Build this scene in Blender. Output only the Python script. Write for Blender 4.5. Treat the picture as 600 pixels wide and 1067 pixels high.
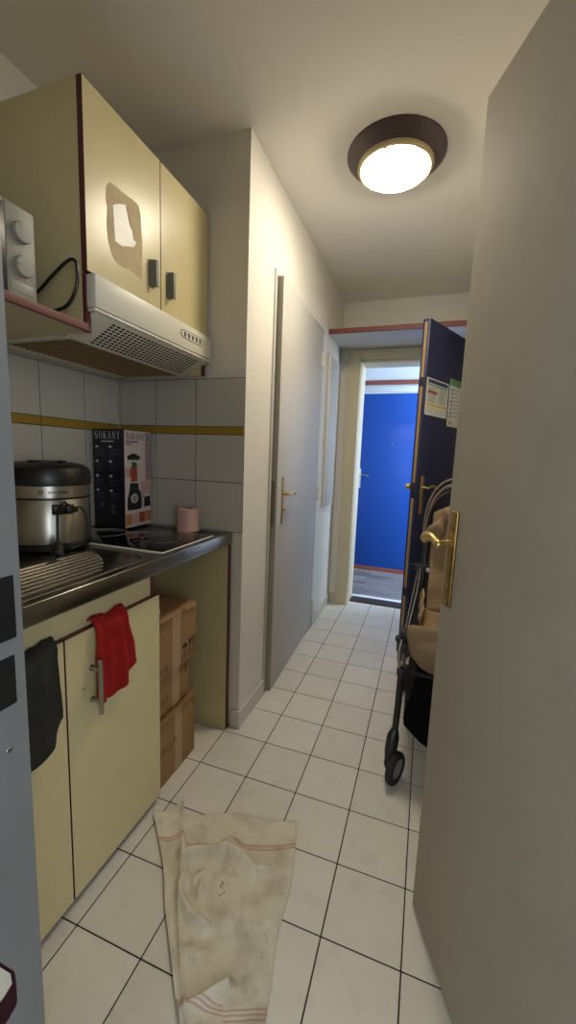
import bpy, bmesh, math, random
from mathutils import Vector, Matrix, noise
random.seed(7)
for _o in list(bpy.data.objects):
    bpy.data.objects.remove(_o)
SC = bpy.context.scene
COL = SC.collection
PI = math.pi

# ------------------------------------------------------------------ camera
def _cam():
    cd = bpy.data.cameras.new('camera'); co = bpy.data.objects.new('camera', cd); COL.objects.link(co)
    yaw, pitch, roll = 0.329694, 0.138234, 0.037988
    f = Vector((-math.sin(yaw)*math.cos(pitch), math.cos(yaw)*math.cos(pitch), -math.sin(pitch)))
    r = Vector((math.cos(yaw), math.sin(yaw), 0)); u = r.cross(f)
    c, s = math.cos(roll), math.sin(roll)
    rt, up = c*r + s*u, c*u - s*r
    m = Matrix((rt, up, -f)).transposed().to_4x4(); m.translation = Vector((0, 0, 1.2232))
    co.matrix_world = m
    cd.sensor_fit = 'HORIZONTAL'; cd.sensor_width = 36.0; cd.lens = 36.0*416.77/600.0
    cd.clip_start = 0.02; cd.clip_end = 100
    SC.camera = co
_cam()

# ------------------------------------------------------------------ world, daylight, exposure
LAMP_STRENGTH = 55.0
WINDOW_POWER = 35.0
LANDING_POWER = 68.0
SC.view_settings.view_transform = 'Standard'
SC.view_settings.look = 'None'
SC.view_settings.exposure = 0.45
SC.view_settings.gamma = 1.0
SC.view_settings.use_curve_mapping = False
_w = bpy.data.worlds.new('sky'); SC.world = _w; _w.use_nodes = True
_bg = _w.node_tree.nodes['Background']; _bg.inputs[0].default_value = (0.62, 0.78, 1.0, 1); _bg.inputs[1].default_value = 1.0

def area(name, loc, rot, sx, sy, power, col):
    ld = bpy.data.lights.new(name, 'AREA'); ld.shape = 'RECTANGLE'; ld.size = sx; ld.size_y = sy
    ld.energy = power; ld.color = col
    lo = bpy.data.objects.new(name, ld); COL.objects.link(lo); lo.location = loc; lo.rotation_euler = rot
    return lo
# daylight through the window of the room behind the camera, and through the window of the landing
area('room_daylight', (-0.5, -3.55, 1.45), (math.radians(90), 0, 0), 1.7, 1.5, WINDOW_POWER, (0.74, 0.87, 1.0))
area('side_fill', (2.06, -1.35, 1.4), (math.radians(90), 0, math.radians(90)), 1.5, 1.5, WINDOW_POWER*0.55, (0.84, 0.91, 1.0))  # fill lamp added on the right to brighten the cabinets
area('landing_daylight', (1.75, 3.95, 1.55), (math.radians(90), 0, math.radians(90)), 0.8, 1.2, LANDING_POWER, (0.62, 0.78, 1.0))

# ------------------------------------------------------------------ materials
def lin(h):
    h = h.lstrip('#'); v = [int(h[i:i+2], 16)/255 for i in (0, 2, 4)]
    return tuple(x/12.92 if x <= .04045 else ((x+.055)/1.055)**2.4 for x in v) + (1,)
def mat(name, col, rough=.5, metal=0, var=0, vscale=6, bump=0, bscale=200, spec=.5, stain=None, stain_amt=0, stain_scale=3,
        stretch=None, emis=None, estr=0, island=0, coat=0):
    m = bpy.data.materials.new(name); m.use_nodes = True
    nt = m.node_tree; N = nt.nodes; L = nt.links; b = N['Principled BSDF']
    c = lin(col) if isinstance(col, str) else col
    b.inputs['Base Color'].default_value = c; b.inputs['Roughness'].default_value = rough
    b.inputs['Metallic'].default_value = metal; b.inputs['Specular IOR Level'].default_value = spec
    b.inputs['Coat Weight'].default_value = coat
    tc = N.new('ShaderNodeTexCoord'); src = tc.outputs['Object']
    if stretch:
        mp = N.new('ShaderNodeMapping'); mp.inputs['Scale'].default_value = stretch; L.new(src, mp.inputs[0]); src = mp.outputs[0]
    out = None
    if var:
        n = N.new('ShaderNodeTexNoise'); n.inputs['Scale'].default_value = vscale; n.inputs['Detail'].default_value = 5
        L.new(src, n.inputs['Vector'])
        mx = N.new('ShaderNodeMix'); mx.data_type = 'RGBA'
        mx.inputs[6].default_value = tuple(x*(1-var) for x in c[:3])+(1,); mx.inputs[7].default_value = tuple(min(1, x*(1+var)) for x in c[:3])+(1,)
        L.new(n.outputs['Fac'], mx.inputs[0]); out = mx.outputs[2]
    if island:
        g = N.new('ShaderNodeNewGeometry')
        mr = N.new('ShaderNodeMapRange'); mr.inputs[3].default_value = 1-island; mr.inputs[4].default_value = 1+island*.4
        L.new(g.outputs['Random Per Island'], mr.inputs[0])
        mx = N.new('ShaderNodeMix'); mx.data_type = 'RGBA'; mx.blend_type = 'MULTIPLY'; mx.inputs[0].default_value = 1
        if out: L.new(out, mx.inputs[6])
        else: mx.inputs[6].default_value = c
        L.new(mr.outputs[0], mx.inputs[7]); out = mx.outputs[2]
    if stain:
        n = N.new('ShaderNodeTexNoise'); n.inputs['Scale'].default_value = stain_scale; n.inputs['Detail'].default_value = 8; n.inputs['Roughness'].default_value = .7
        L.new(src, n.inputs['Vector'])
        mr = N.new('ShaderNodeMapRange'); mr.inputs[1].default_value = .52; mr.inputs[2].default_value = .75; mr.inputs[4].default_value = stain_amt
        L.new(n.outputs['Fac'], mr.inputs[0])
        mx = N.new('ShaderNodeMix'); mx.data_type = 'RGBA'
        L.new(mr.outputs[0], mx.inputs[0])
        if out: L.new(out, mx.inputs[6])
        else: mx.inputs[6].default_value = c
        mx.inputs[7].default_value = lin(stain); out = mx.outputs[2]
    if out: L.new(out, b.inputs['Base Color'])
    if bump:
        n = N.new('ShaderNodeTexNoise'); n.inputs['Scale'].default_value = bscale; n.inputs['Detail'].default_value = 3
        L.new(src, n.inputs['Vector'])
        bp = N.new('ShaderNodeBump'); bp.inputs['Strength'].default_value = bump; bp.inputs['Distance'].default_value = .004
        L.new(n.outputs['Fac'], bp.inputs['Height']); L.new(bp.outputs[0], b.inputs['Normal'])
    if emis:
        b.inputs['Emission Color'].default_value = lin(emis) if isinstance(emis, str) else emis; b.inputs['Emission Strength'].default_value = estr
    return m
M = {}
M['wall'] = mat('wall_paint', '#dedad0', .75, var=.04, vscale=3, bump=.8, bscale=110)
M['wall_cool'] = mat('landing_paint', '#dcdee0', .7)
M['ceiling'] = mat('ceiling_paint', '#eeeae2', .85, var=.03, vscale=2, bump=.1, bscale=90)
M['tile_wall'] = mat('wall_tile_glaze', '#c7c4bb', .22, var=.03, vscale=4, island=.04)
M['tile_band'] = mat('mustard_tile_glaze', '#a8882c', .3, var=.08, vscale=14, island=.05)
M['tile_floor'] = mat('floor_tile_glaze', '#d9d4c8', .42, var=.05, vscale=5, island=.06, stain='#8d8371', stain_amt=.22, stain_scale=12)
M['grout'] = mat('dark_grout', '#3a352e', .9, var=.2, vscale=30)
M['grout_wall'] = mat('wall_grout', '#453f34', .9)
M['yellow'] = mat('cream_yellow_laminate', '#cfc294', .31, var=.04, vscale=5, stain='#b3a470', stain_amt=.25, stain_scale=7)
M['maroon'] = mat('maroon_edging', '#5a2528', .5, var=.12, vscale=25)
M['redshelf'] = mat('faded_red_edging', '#74403a', .55, var=.12, vscale=18)
M['steel'] = mat('brushed_steel', '#8d8982', .24, 1, var=.12, vscale=9, bump=.012, bscale=14)
M['steel_body'] = mat('brushed_steel_shell', '#a7a297', .28, 1, var=.05, vscale=3, stretch=(30, 30, 1))
M['nickel'] = mat('satin_nickel', '#a8a49a', .32, 1)
M['black'] = mat('black_plastic', '#121213', .35)
M['blackm'] = mat('matt_black_plastic', '#17171a', .6)
M['glass_hob'] = mat('black_ceramic_glass', '#050506', .06, spec=.6)
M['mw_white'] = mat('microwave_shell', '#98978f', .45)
M['white_pl'] = mat('white_plastic', '#d2cfc6', .4, var=.02)
M['hood'] = mat('hood_enamel', '#dcd9cc', .38, var=.03, vscale=8)
M['slot'] = mat('slot_dark', '#14130f', .9)
M['filter'] = mat('greasy_filter', '#a8906c', .6, metal=.2, var=.35, vscale=40, bump=.6, bscale=300)
M['handle_dk'] = mat('dark_grey_metal', '#73726a', .45, .1)
M['residue'] = mat('glue_residue', '#c6b48c', .7, var=.12, vscale=40, bump=.3, bscale=150, stain='#a78a62', stain_amt=.6, stain_scale=30)
M['sticker'] = mat('torn_white_sticker', '#eeebe2', .4, var=.05, vscale=40, bump=.3, bscale=60)
M['sticker_red'] = mat('torn_red_scrap', '#963c3a', .5)
M['card'] = mat('cardboard', '#94704a', .8, var=.07, vscale=10, bump=.08, bscale=60)
M['tape'] = mat('packing_tape', '#a58861', .3)
M['ink'] = mat('printed_ink', '#2b241c', .8)
M['ink_f'] = mat('faded_ink', '#6d5234', .8)
M['red'] = mat('red_terry', '#9c2422', .95, var=.12, vscale=40, bump=.6, bscale=500, spec=.1)
M['dkcloth'] = mat('charcoal_cloth', '#33332f', .95, var=.15, vscale=40, bump=.5, bscale=500, spec=.1, stain='#4b4a44', stain_amt=.5, stain_scale=12)
M['pink'] = mat('pink_tissue', '#d7b1a8', .9, bump=.2, bscale=150)
M['core'] = mat('grey_card_core', '#8f7f6c', .9)
M['navy'] = mat('navy_print', '#0f1220', .35)
M['pale'] = mat('pale_pink_print', '#d4c6c6', .35, var=.04, vscale=8)
M['pale2'] = mat('pink_beige_print', '#c7a79a', .35)
M['txt'] = mat('pale_print', '#c9c9cc', .5)
M['txt_dim'] = mat('grey_blue_print', '#454b5c', .5)
M['fruit_r'] = mat('red_fruit_print', '#a8402c', .4, var=.4, vscale=90)
M['fruit_g'] = mat('green_leaf_print', '#3d5427', .4, var=.4, vscale=90)
M['fruit_o'] = mat('orange_fruit_print', '#b98247', .4, var=.4, vscale=90)
M['lilac'] = mat('lilac_print', '#9d8f9e', .4)
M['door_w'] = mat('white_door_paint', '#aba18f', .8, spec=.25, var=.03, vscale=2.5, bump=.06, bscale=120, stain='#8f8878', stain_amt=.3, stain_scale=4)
M['door_hall'] = mat('hall_door_paint', '#bdbbb7', .5, var=.04, vscale=3, stain='#bdb8ac', stain_amt=.4, stain_scale=5)
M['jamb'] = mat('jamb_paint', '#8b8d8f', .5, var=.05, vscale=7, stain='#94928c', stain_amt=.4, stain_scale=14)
M['casing'] = mat('cream_casing_paint', '#d0c4a4', .45, var=.05, vscale=6)
M['doorstile'] = mat('lock_edge_paint', '#a8a294', .5, var=.08, vscale=8)
M['navydoor'] = mat('dark_navy_door_paint', '#0d1741', .4, var=.06, vscale=3)
M['bluedoor'] = mat('bright_blue_gloss_paint', '#1450ae', .32, var=.03, vscale=2)
M['brass'] = mat('polished_brass', '#d6ba7c', .32, 1, var=.1, vscale=30)
M['brass_old'] = mat('pitted_brass', '#b0935a', .38, 1, var=.25, vscale=60, stain='#6d5632', stain_amt=.8, stain_scale=45)
M['gap_shade'] = mat('gap_shade_brown', '#7d6a4d', .8)
M['oldsteel'] = mat('dull_lock_steel', '#857c6a', .5, .3)
M['wood_edge'] = mat('raw_wood_edge', '#94754a', .6, var=.12, vscale=10, stretch=(4, 4, .5))
M['terracotta'] = mat('terracotta_strip', '#8d4f3f', .6, var=.08, vscale=12)
M['thresh'] = mat('threshold_bar', '#38302a', .5)
M['plate_dark'] = mat('blackened_strike', '#101114', .6)
M['paper'] = mat('notice_paper', '#d8d9d2', .7)
M['p_navy'] = mat('notice_navy', '#27386a', .7)
M['p_green'] = mat('notice_green', '#6f9a6b', .7)
M['p_red'] = mat('notice_red', '#a3383f', .7)
M['p_yel'] = mat('notice_yellow', '#d0b84f', .7)
M['p_grey'] = mat('notice_grey', '#8a8f92', .7)
M['lamp_ring'] = mat('brown_lamp_ring', '#4a3a3c', .45, var=.05)
M['lamp_rim'] = mat('brass_lamp_rim', '#c6b388', .4, .4)
M['glow'] = mat('lit_frosted_glass', '#fff4e0', .4, emis=(1.0, .89, .69, 1), estr=LAMP_STRENGTH)
M['fabric'] = mat('beige_stroller_fabric', '#8d7659', .9, var=.06, vscale=12, bump=.25, bscale=300, spec=.2)
M['trimfab'] = mat('beige_piping', '#85725c', .7)
M['mesh_black'] = mat('black_mesh_fabric', '#0c0c0e', .95, spec=.1)
M['frame_black'] = mat('black_stroller_tube', '#141518', .38)
M['rubber'] = mat('dark_rubber', '#1d1d1e', .75)
M['grey_hub'] = mat('grey_hub_plastic', '#8c8a86', .5)
M['bag'] = mat('crumpled_white_plastic', '#d5d2ca', .4)
M['table_w'] = mat('white_table_laminate', '#cfccc0', .6)
M['table_e'] = mat('dark_maroon_table_edge', '#3a1c24', .8, spec=.15)

def plank_mat():
    m = bpy.data.materials.new('grey_planks'); m.use_nodes = True; nt = m.node_tree; N = nt.nodes; L = nt.links; b = N['Principled BSDF']
    tc = N.new('ShaderNodeTexCoord')
    br = N.new('ShaderNodeTexBrick'); br.inputs['Scale'].default_value = 1; br.inputs['Brick Width'].default_value = .5; br.inputs['Row Height'].default_value = .09
    br.inputs['Mortar Size'].default_value = .002; br.inputs['Color1'].default_value = lin('#8b8582'); br.inputs['Color2'].default_value = lin('#65605e'); br.inputs['Mortar'].default_value = lin('#34302e')
    L.new(tc.outputs['Object'], br.inputs['Vector'])
    mp = N.new('ShaderNodeMapping'); mp.inputs['Scale'].default_value = (3, 40, 1); L.new(tc.outputs['Object'], mp.inputs[0])
    n = N.new('ShaderNodeTexNoise'); n.inputs['Scale'].default_value = 2; n.inputs['Detail'].default_value = 6; L.new(mp.outputs[0], n.inputs['Vector'])
    mx = N.new('ShaderNodeMix'); mx.data_type = 'RGBA'; mx.blend_type = 'OVERLAY'; mx.inputs[0].default_value = .7
    L.new(br.outputs['Color'], mx.inputs[6]); L.new(n.outputs['Fac'], mx.inputs[7]); L.new(mx.outputs[2], b.inputs['Base Color'])
    b.inputs['Roughness'].default_value = .35
    return m
M['planks'] = plank_mat()

def towel_mat():
    m = bpy.data.materials.new('floorcloth'); m.use_nodes = True; nt = m.node_tree; N = nt.nodes; L = nt.links; b = N['Principled BSDF']
    b.inputs['Roughness'].default_value = .95; b.inputs['Specular IOR Level'].default_value = .1
    uv = N.new('ShaderNodeUVMap'); sp = N.new('ShaderNodeSeparateXYZ'); L.new(uv.outputs[0], sp.inputs[0])
    def mth(op, a, bb):
        n = N.new('ShaderNodeMath'); n.operation = op
        for i, x in enumerate((a, bb)):
            if isinstance(x, (int, float)): n.inputs[i].default_value = x
            else: L.new(x, n.inputs[i])
        return n.outputs[0]
    tot = None
    for v0, w in ((.135, .006), (.15, .005), (.790, .004), (.806, .004), (.822, .004)):
        s = mth('LESS_THAN', mth('ABSOLUTE', mth('SUBTRACT', sp.outputs[1], v0), 0), w)
        tot = s if tot is None else mth('ADD', tot, s)
    tc = N.new('ShaderNodeTexCoord')
    n1 = N.new('ShaderNodeTexNoise'); n1.inputs['Scale'].default_value = 14; n1.inputs['Detail'].default_value = 8; L.new(tc.outputs['Object'], n1.inputs['Vector'])
    r1 = N.new('ShaderNodeValToRGB'); r1.color_ramp.elements[0].position = .25; r1.color_ramp.elements[0].color = lin('#bdb4a0'); r1.color_ramp.elements[1].position = .55; r1.color_ramp.elements[1].color = lin('#dbd3c0')
    L.new(n1.outputs['Fac'], r1.inputs[0])
    n2 = N.new('ShaderNodeTexNoise'); n2.inputs['Scale'].default_value = 210; n2.inputs['Detail'].default_value = 2; L.new(tc.outputs['Object'], n2.inputs['Vector'])
    sk = mth('MULTIPLY', mth('LESS_THAN', n2.outputs['Fac'], .31), .35)
    mxs = N.new('ShaderNodeMix'); mxs.data_type = 'RGBA'; L.new(sk, mxs.inputs[0]); L.new(r1.outputs[0], mxs.inputs[6]); mxs.inputs[7].default_value = lin('#6e6552')
    # a rust-coloured mark near the middle of the cloth
    st = N.new('ShaderNodeTexNoise'); st.inputs['Scale'].default_value = 60; L.new(tc.outputs['Object'], st.inputs['Vector'])
    n3 = N.new('ShaderNodeTexNoise'); n3.inputs['Scale'].default_value = 9; n3.inputs['Detail'].default_value = 9; n3.inputs['Roughness'].default_value = .75; L.new(tc.outputs['Object'], n3.inputs['Vector'])
    m3 = N.new('ShaderNodeMapRange'); m3.inputs[1].default_value = .54; m3.inputs[2].default_value = .66; m3.inputs[4].default_value = .42; L.new(n3.outputs['Fac'], m3.inputs[0])
    mx3 = N.new('ShaderNodeMix'); mx3.data_type = 'RGBA'; L.new(m3.outputs[0], mx3.inputs[0]); L.new(mxs.outputs[2], mx3.inputs[6]); mx3.inputs[7].default_value = lin('#8d8a78'); mxs = mx3
    mpd = N.new('ShaderNodeVectorMath'); mpd.operation = 'DISTANCE'; L.new(tc.outputs['Object'], mpd.inputs[0]); mpd.inputs[1].default_value = (-.455, .868, .02)
    d = mth('ADD', mpd.outputs['Value'], mth('MULTIPLY', mth('SUBTRACT', st.outputs['Fac'], .5), .06))
    rs = mth('MULTIPLY', mth('LESS_THAN', d, .010), .6)
    mxr = N.new('ShaderNodeMix'); mxr.data_type = 'RGBA'; L.new(rs, mxr.inputs[0]); L.new(mxs.outputs[2], mxr.inputs[6]); mxr.inputs[7].default_value = lin('#7d5a32')
    mx = N.new('ShaderNodeMix'); mx.data_type = 'RGBA'; L.new(mth('MULTIPLY', tot, .42), mx.inputs[0]); L.new(mxr.outputs[2], mx.inputs[6]); mx.inputs[7].default_value = lin('#a8483f')
    L.new(mx.outputs[2], b.inputs['Base Color'])
    nb = N.new('ShaderNodeTexNoise'); nb.inputs['Scale'].default_value = 350; L.new(tc.outputs['Object'], nb.inputs['Vector'])
    bp = N.new('ShaderNodeBump'); bp.inputs['Strength'].default_value = .4; bp.inputs['Distance'].default_value = .003; L.new(nb.outputs['Fac'], bp.inputs['Height']); L.new(bp.outputs[0], b.inputs['Normal'])
    return m
M['floorcloth'] = towel_mat()

# ------------------------------------------------------------------ building helpers
def wmat(o):
    m = Matrix.Identity(4)
    while o is not None:
        m = o.matrix_basis @ m; o = o.parent
    return m
class MB:
    def __init__(s): s.bm = bmesh.new(); s.uv = None
    def add(s, other, mtx=None):
        me = bpy.data.meshes.new('tmp'); other.to_mesh(me); other.free()
        if mtx is not None: me.transform(mtx)
        s.bm.from_mesh(me); bpy.data.meshes.remove(me); return s
    def box(s, x0, x1, y0, y1, z0, z1, bev=0, seg=2, m=None):
        b = bmesh.new(); bmesh.ops.create_cube(b, size=1)
        sc = (abs(x1-x0), abs(y1-y0), abs(z1-z0)); c = ((x0+x1)/2, (y0+y1)/2, (z0+z1)/2)
        for v in b.verts: v.co = Vector((v.co.x*sc[0]+c[0], v.co.y*sc[1]+c[1], v.co.z*sc[2]+c[2]))
        if bev: bmesh.ops.bevel(b, geom=b.edges[:], offset=min(bev, min(sc)*.45), segments=seg, profile=.5, affect='EDGES')
        return s.add(b, m)
    def tube(s, pts, r, seg=10, closed=False, m=None):
        pts = [Vector(p) for p in pts]; n = len(pts); rs = r if isinstance(r, (list, tuple)) else [r]*n
        b = bmesh.new(); rings = []; prev = None
        for i, p in enumerate(pts):
            if closed: t = pts[(i+1) % n]-pts[i-1]
            else: t = (pts[min(i+1, n-1)]-pts[max(i-1, 0)])
            t.normalize()
            if prev is None:
                a = Vector((0, 0, 1)) if abs(t.z) < .9 else Vector((1, 0, 0)); nx = t.cross(a).normalized()
            else: nx = (prev - t*prev.dot(t)).normalized()
            prev = nx; ny = t.cross(nx)
            rings.append([b.verts.new(p+(nx*math.cos(2*PI*k/seg)+ny*math.sin(2*PI*k/seg))*rs[i]) for k in range(seg)])
        for i in range(n if closed else n-1):
            A, B = rings[i], rings[(i+1) % n]
            for k in range(seg): b.faces.new((A[k], A[(k+1) % seg], B[(k+1) % seg], B[k]))
        if not closed: b.faces.new(rings[0][::-1]); b.faces.new(rings[-1])
        bmesh.ops.recalc_face_normals(b, faces=b.faces)
        return s.add(b, m)
    def lathe(s, prof, c=(0, 0, 0), seg=48, m=None, se=2.0):
        b = bmesh.new(); rings = []
        for r, z in prof:
            if r < 1e-6: rings.append([b.verts.new((c[0], c[1], c[2]+z))])
            else:
                ring = []
                for k in range(seg):
                    a = 2*PI*k/seg; ca, sa = math.cos(a), math.sin(a)
                    q = (abs(ca)**se+abs(sa)**se)**(-1/se)
                    ring.append(b.verts.new((c[0]+r*q*ca, c[1]+r*q*sa, c[2]+z)))
                rings.append(ring)
        for A, B in zip(rings, rings[1:]):
            for k in range(seg):
                k2 = (k+1) % seg
                if len(A) == 1 and len(B) == 1: break
                if len(A) == 1: b.faces.new((A[0], B[k2], B[k]))
                elif len(B) == 1: b.faces.new((A[k], A[k2], B[0]))
                else: b.faces.new((A[k], A[k2], B[k2], B[k]))
        if len(rings[0]) > 1 and rings[0] and prof[0] != prof[-1]: b.faces.new(rings[0][::-1])
        if len(rings[-1]) > 1 and prof[0] != prof[-1]: b.faces.new(rings[-1])
        bmesh.ops.recalc_face_normals(b, faces=b.faces)
        return s.add(b, m)
    def prism(s, pts, d, m=None, bev=0):
        b = bmesh.new(); d = Vector(d); A = [b.verts.new(Vector(p)) for p in pts]; B = [b.verts.new(Vector(p)+d) for p in pts]
        n = len(pts)
        b.faces.new(A); b.faces.new(B[::-1])
        for k in range(n): b.faces.new((A[k], B[k], B[(k+1) % n], A[(k+1) % n]))
        bmesh.ops.recalc_face_normals(b, faces=b.faces)
        if bev: bmesh.ops.bevel(b, geom=b.edges[:], offset=bev, segments=2, profile=.5, affect='EDGES')
        return s.add(b, m)
    def grid(s, fn, nu, nv, m=None, uvfn=None):
        b = bmesh.new(); V = [[b.verts.new(Vector(fn(i/nu, j/nv))) for j in range(nv+1)] for i in range(nu+1)]
        ul = b.loops.layers.uv.new('UVMap')
        for i in range(nu):
            for j in range(nv):
                f = b.faces.new((V[i][j], V[i+1][j], V[i+1][j+1], V[i][j+1]))
                for lp, (a, c) in zip(f.loops, ((i, j), (i+1, j), (i+1, j+1), (i, j+1))):
                    t = (a/nu, c/nv); lp[ul].uv = uvfn(*t) if uvfn else t
        return s.add(b, m)
    def ball(s, c, r, seg=20, m=None):
        b = bmesh.new(); bmesh.ops.create_uvsphere(b, u_segments=seg, v_segments=seg//2, radius=1)
        rr = r if isinstance(r, (list, tuple)) else (r, r, r)
        for v in b.verts: v.co = Vector((v.co.x*rr[0]+c[0], v.co.y*rr[1]+c[1], v.co.z*rr[2]+c[2]))
        return s.add(b, m)
    def mesh(s, me, m): s.bm.from_mesh(me) if m is None else (me.transform(m), s.bm.from_mesh(me)); bpy.data.meshes.remove(me); return s
    def build(s, name, material, parent=None, label=None, smooth=35, local=False, kind=None, solid=0):
        me = bpy.data.meshes.new(name); s.bm.to_mesh(me); s.bm.free()
        if parent is not None and not local: me.transform(wmat(parent).inverted())
        for x in (material if isinstance(material, list) else [material]): me.materials.append(x)
        o = bpy.data.objects.new(name, me); COL.objects.link(o)
        if parent is not None: o.parent = parent
        me.shade_smooth(); me.set_sharp_from_angle(angle=math.radians(smooth))
        if label: o['label'] = label
        if kind: o['kind'] = kind
        if solid:
            md = o.modifiers.new('thickness', 'SOLIDIFY'); md.thickness = solid; md.offset = -1
        return o
def thing(name, label, cat, loc=(0, 0, 0), rz=0, group=None, kind=None):
    o = bpy.data.objects.new(name, None); COL.objects.link(o); o.location = loc; o.rotation_euler = (0, 0, rz)
    o.empty_display_size = .05
    o['label'] = label; o['category'] = cat
    if group: o['group'] = group
    if kind: o['kind'] = kind
    return o
def tag(o, label, cat, group=None, kind=None):
    o['label'] = label; o['category'] = cat
    if group: o['group'] = group
    if kind: o['kind'] = kind
    return o
def struct(o, label=None, cat=None):
    o['kind'] = 'structure'
    if label: o['label'] = label; o['category'] = cat
    return o
def B(*a, **k): return MB().box(*a, **k)
def text_mesh(body, size, depth=.0004, bold=0):
    cu = bpy.data.curves.new('t', 'FONT'); cu.body = body; cu.size = size; cu.extrude = depth; cu.align_x = 'CENTER'; cu.align_y = 'CENTER'; cu.offset = bold
    ob = bpy.data.objects.new('t', cu); me = bpy.data.meshes.new_from_object(ob)
    bpy.data.objects.remove(ob); bpy.data.curves.remove(cu)
    return me
def frame(origin, ux, uy):
    """local x -> ux, local y -> uy, local z -> ux x uy"""
    ux = Vector(ux).normalized(); uy = Vector(uy).normalized(); uz = ux.cross(uy)
    m = Matrix((ux, uy, uz)).transposed().to_4x4(); m.translation = Vector(origin); return m
def catmull(P, n=6, closed=False):
    P = [Vector(p) for p in P]; out = []; N = len(P)
    for i in range(N if closed else N-1):
        p0 = P[(i-1) % N] if closed or i > 0 else P[0]*2-P[1]
        p1 = P[i]; p2 = P[(i+1) % N]
        p3 = P[(i+2) % N] if closed or i+2 < N else p2*2-p1
        for k in range(n):
            t = k/n
            out.append(.5*((2*p1)+(p2-p0)*t+(2*p0-5*p1+4*p2-p3)*t*t+(3*p1-p0-3*p2+p3)*t**3))
    if not closed: out.append(P[-1])
    return out

# key dimensions (metres, camera stands over the origin)
XW, XH, YE, XR, YF, HC = -1.343, -.715, 1.507, .42, 3.26, 2.42   # kitchen left wall, hall left wall, kitchen end wall, right wall, entry wall, ceiling

# ------------------------------------------------------------------ room shell
fl = struct(B(-2.2, 2.2, -3.7, YF+.2, -.12, -.0015).build('floor', M['grout']), 'white square tiled kitchen and hall floor with dark joints', 'floor')
t = MB()
for i in range(-7, 6):
    for j in range(0, 17):
        x0, x1 = (i-2.8156)*.2, (i-1.8156)*.2; y0, y1 = (j-.6691)*.2+.2, (j+.3309)*.2+.2
        x0, x1, y0, y1 = max(x0, XW), min(x1, XR), y0, min(y1, 3.335)
        if x1-x0 < .02 or y1-y0 < .01: continue
        if y0 > YE and x1 < XH: continue
        if y0 < YE < y1 and x1 < XH: y1 = YE
        if y0 >= YE and x0 < XH: x0 = XH
        t.box(x0+.0018, x1-.0018, y0+.0018, y1-.0018, -.006, 0, .0012, 1)
t.build('floor_tiles', M['tile_floor'], fl)
B(-2.2, 2.2, -3.7, .13, -.004, .0).build('room_flooring', M['planks'], fl)
struct(B(-2.2, 2.2, -3.7, YF+.2, HC, HC+.12).build('ceiling', M['ceiling']), 'plain off-white painted ceiling', 'ceiling')
struct(B(XW-.12, XW, .2, YE+.1, 0, HC).build('wall_left', M['wall']), 'kitchenette side wall behind the worktop and wall cabinet', 'wall')
WL = bpy.data.objects['wall_left']
struct(B(XW-.12, XH-.09, YE, YE+.09, 0, HC).build('wall_end', M['wall']), 'shaded painted wall closing the end of the kitchenette', 'wall')
WE = bpy.data.objects['wall_end']
# hall left wall with the doorway of the inner door cut out
w = MB(); w.box(XH-.09, XH, YE, 1.795, 0, HC); w.box(XH-.09, XH, 2.668, YF+.2, 0, HC); w.box(XH-.09, XH, 1.795, 2.668, 2.04, HC)
struct(w.build('wall_hall', M['wall']), 'rough painted wall on the left of the hall', 'wall')
WH = bpy.data.objects['wall_hall']
struct(B(XH-.5, XH-.45, 1.6, 2.9, 0, HC).build('wall_cupboard', M['wall']), 'back of the closet behind the inner door', 'wall')
struct(B(XR, XR+.1, .325, YF+.2, 0, HC).build('wall_right', M['wall']), 'right wall of the hall behind the open door', 'wall')
w = MB(); w.box(XH, -.556, YF, YF+.2, 0, HC); w.box(.318, XR, YF, YF+.2, 0, HC); w.box(-.556, .318, YF, YF+.2, 1.985, HC)
struct(w.build('wall_far', M['wall']), 'end wall of the hall around the entry doorway', 'wall')
# wall with the doorway in front of the camera, and the room behind it
w = MB(); w.box(-2.2, -.455, .2, .32, 0, HC); w.box(.375, 2.2, .2, .32, 0, HC); w.box(-.455, .375, .2, .32, 2.03, HC)
struct(w.build('wall_near', M['wall']), 'wall around the near doorway', 'wall')
struct(B(-2.2, -2.1, -3.7, .2, 0, HC).build('wall_room_left', M['wall']), 'side wall of the room behind', 'wall')
w = MB(); w.box(2.1, 2.2, -3.7, -2.15, 0, HC); w.box(2.1, 2.2, -.55, .2, 0, HC); w.box(2.1, 2.2, -2.15, -.55, 0, .6); w.box(2.1, 2.2, -2.15, -.55, 2.2, HC)
struct(w.build('wall_room_right', M['wall']), 'other side wall of the room behind', 'wall')
w = MB(); w.box(-2.2, -1.4, -3.7, -3.6, 0, HC); w.box(.4, 2.2, -3.7, -3.6, 0, HC); w.box(-1.4, .4, -3.7, -3.6, 0, .65); w.box(-1.4, .4, -3.7, -3.6, 2.2, HC)
struct(w.build('wall_room_back', M['wall']), 'window wall of the room behind', 'wall')
w = MB()
for x in (-1.4, -.53, .34): w.box(x, x+.06, -3.68, -3.62, .65, 2.2)
for z in (.65, 2.14): w.box(-1.4, .4, -3.68, -3.62, z, z+.06)
w2 = MB()  # unseen side window, added to go with the fill lamp
for y in (-2.15, -1.38, -.61): w2.box(2.12, 2.18, y, y+.06, .6, 2.2)
for z in (.6, 2.14): w2.box(2.12, 2.18, -2.15, -.55, z, z+.06)
struct(w2.build('added_window', M['white_pl']), 'added side window for fill light in the room behind', 'window')
struct(w.build('window_1', M['white_pl']), 'window of the room behind', 'window')

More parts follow.
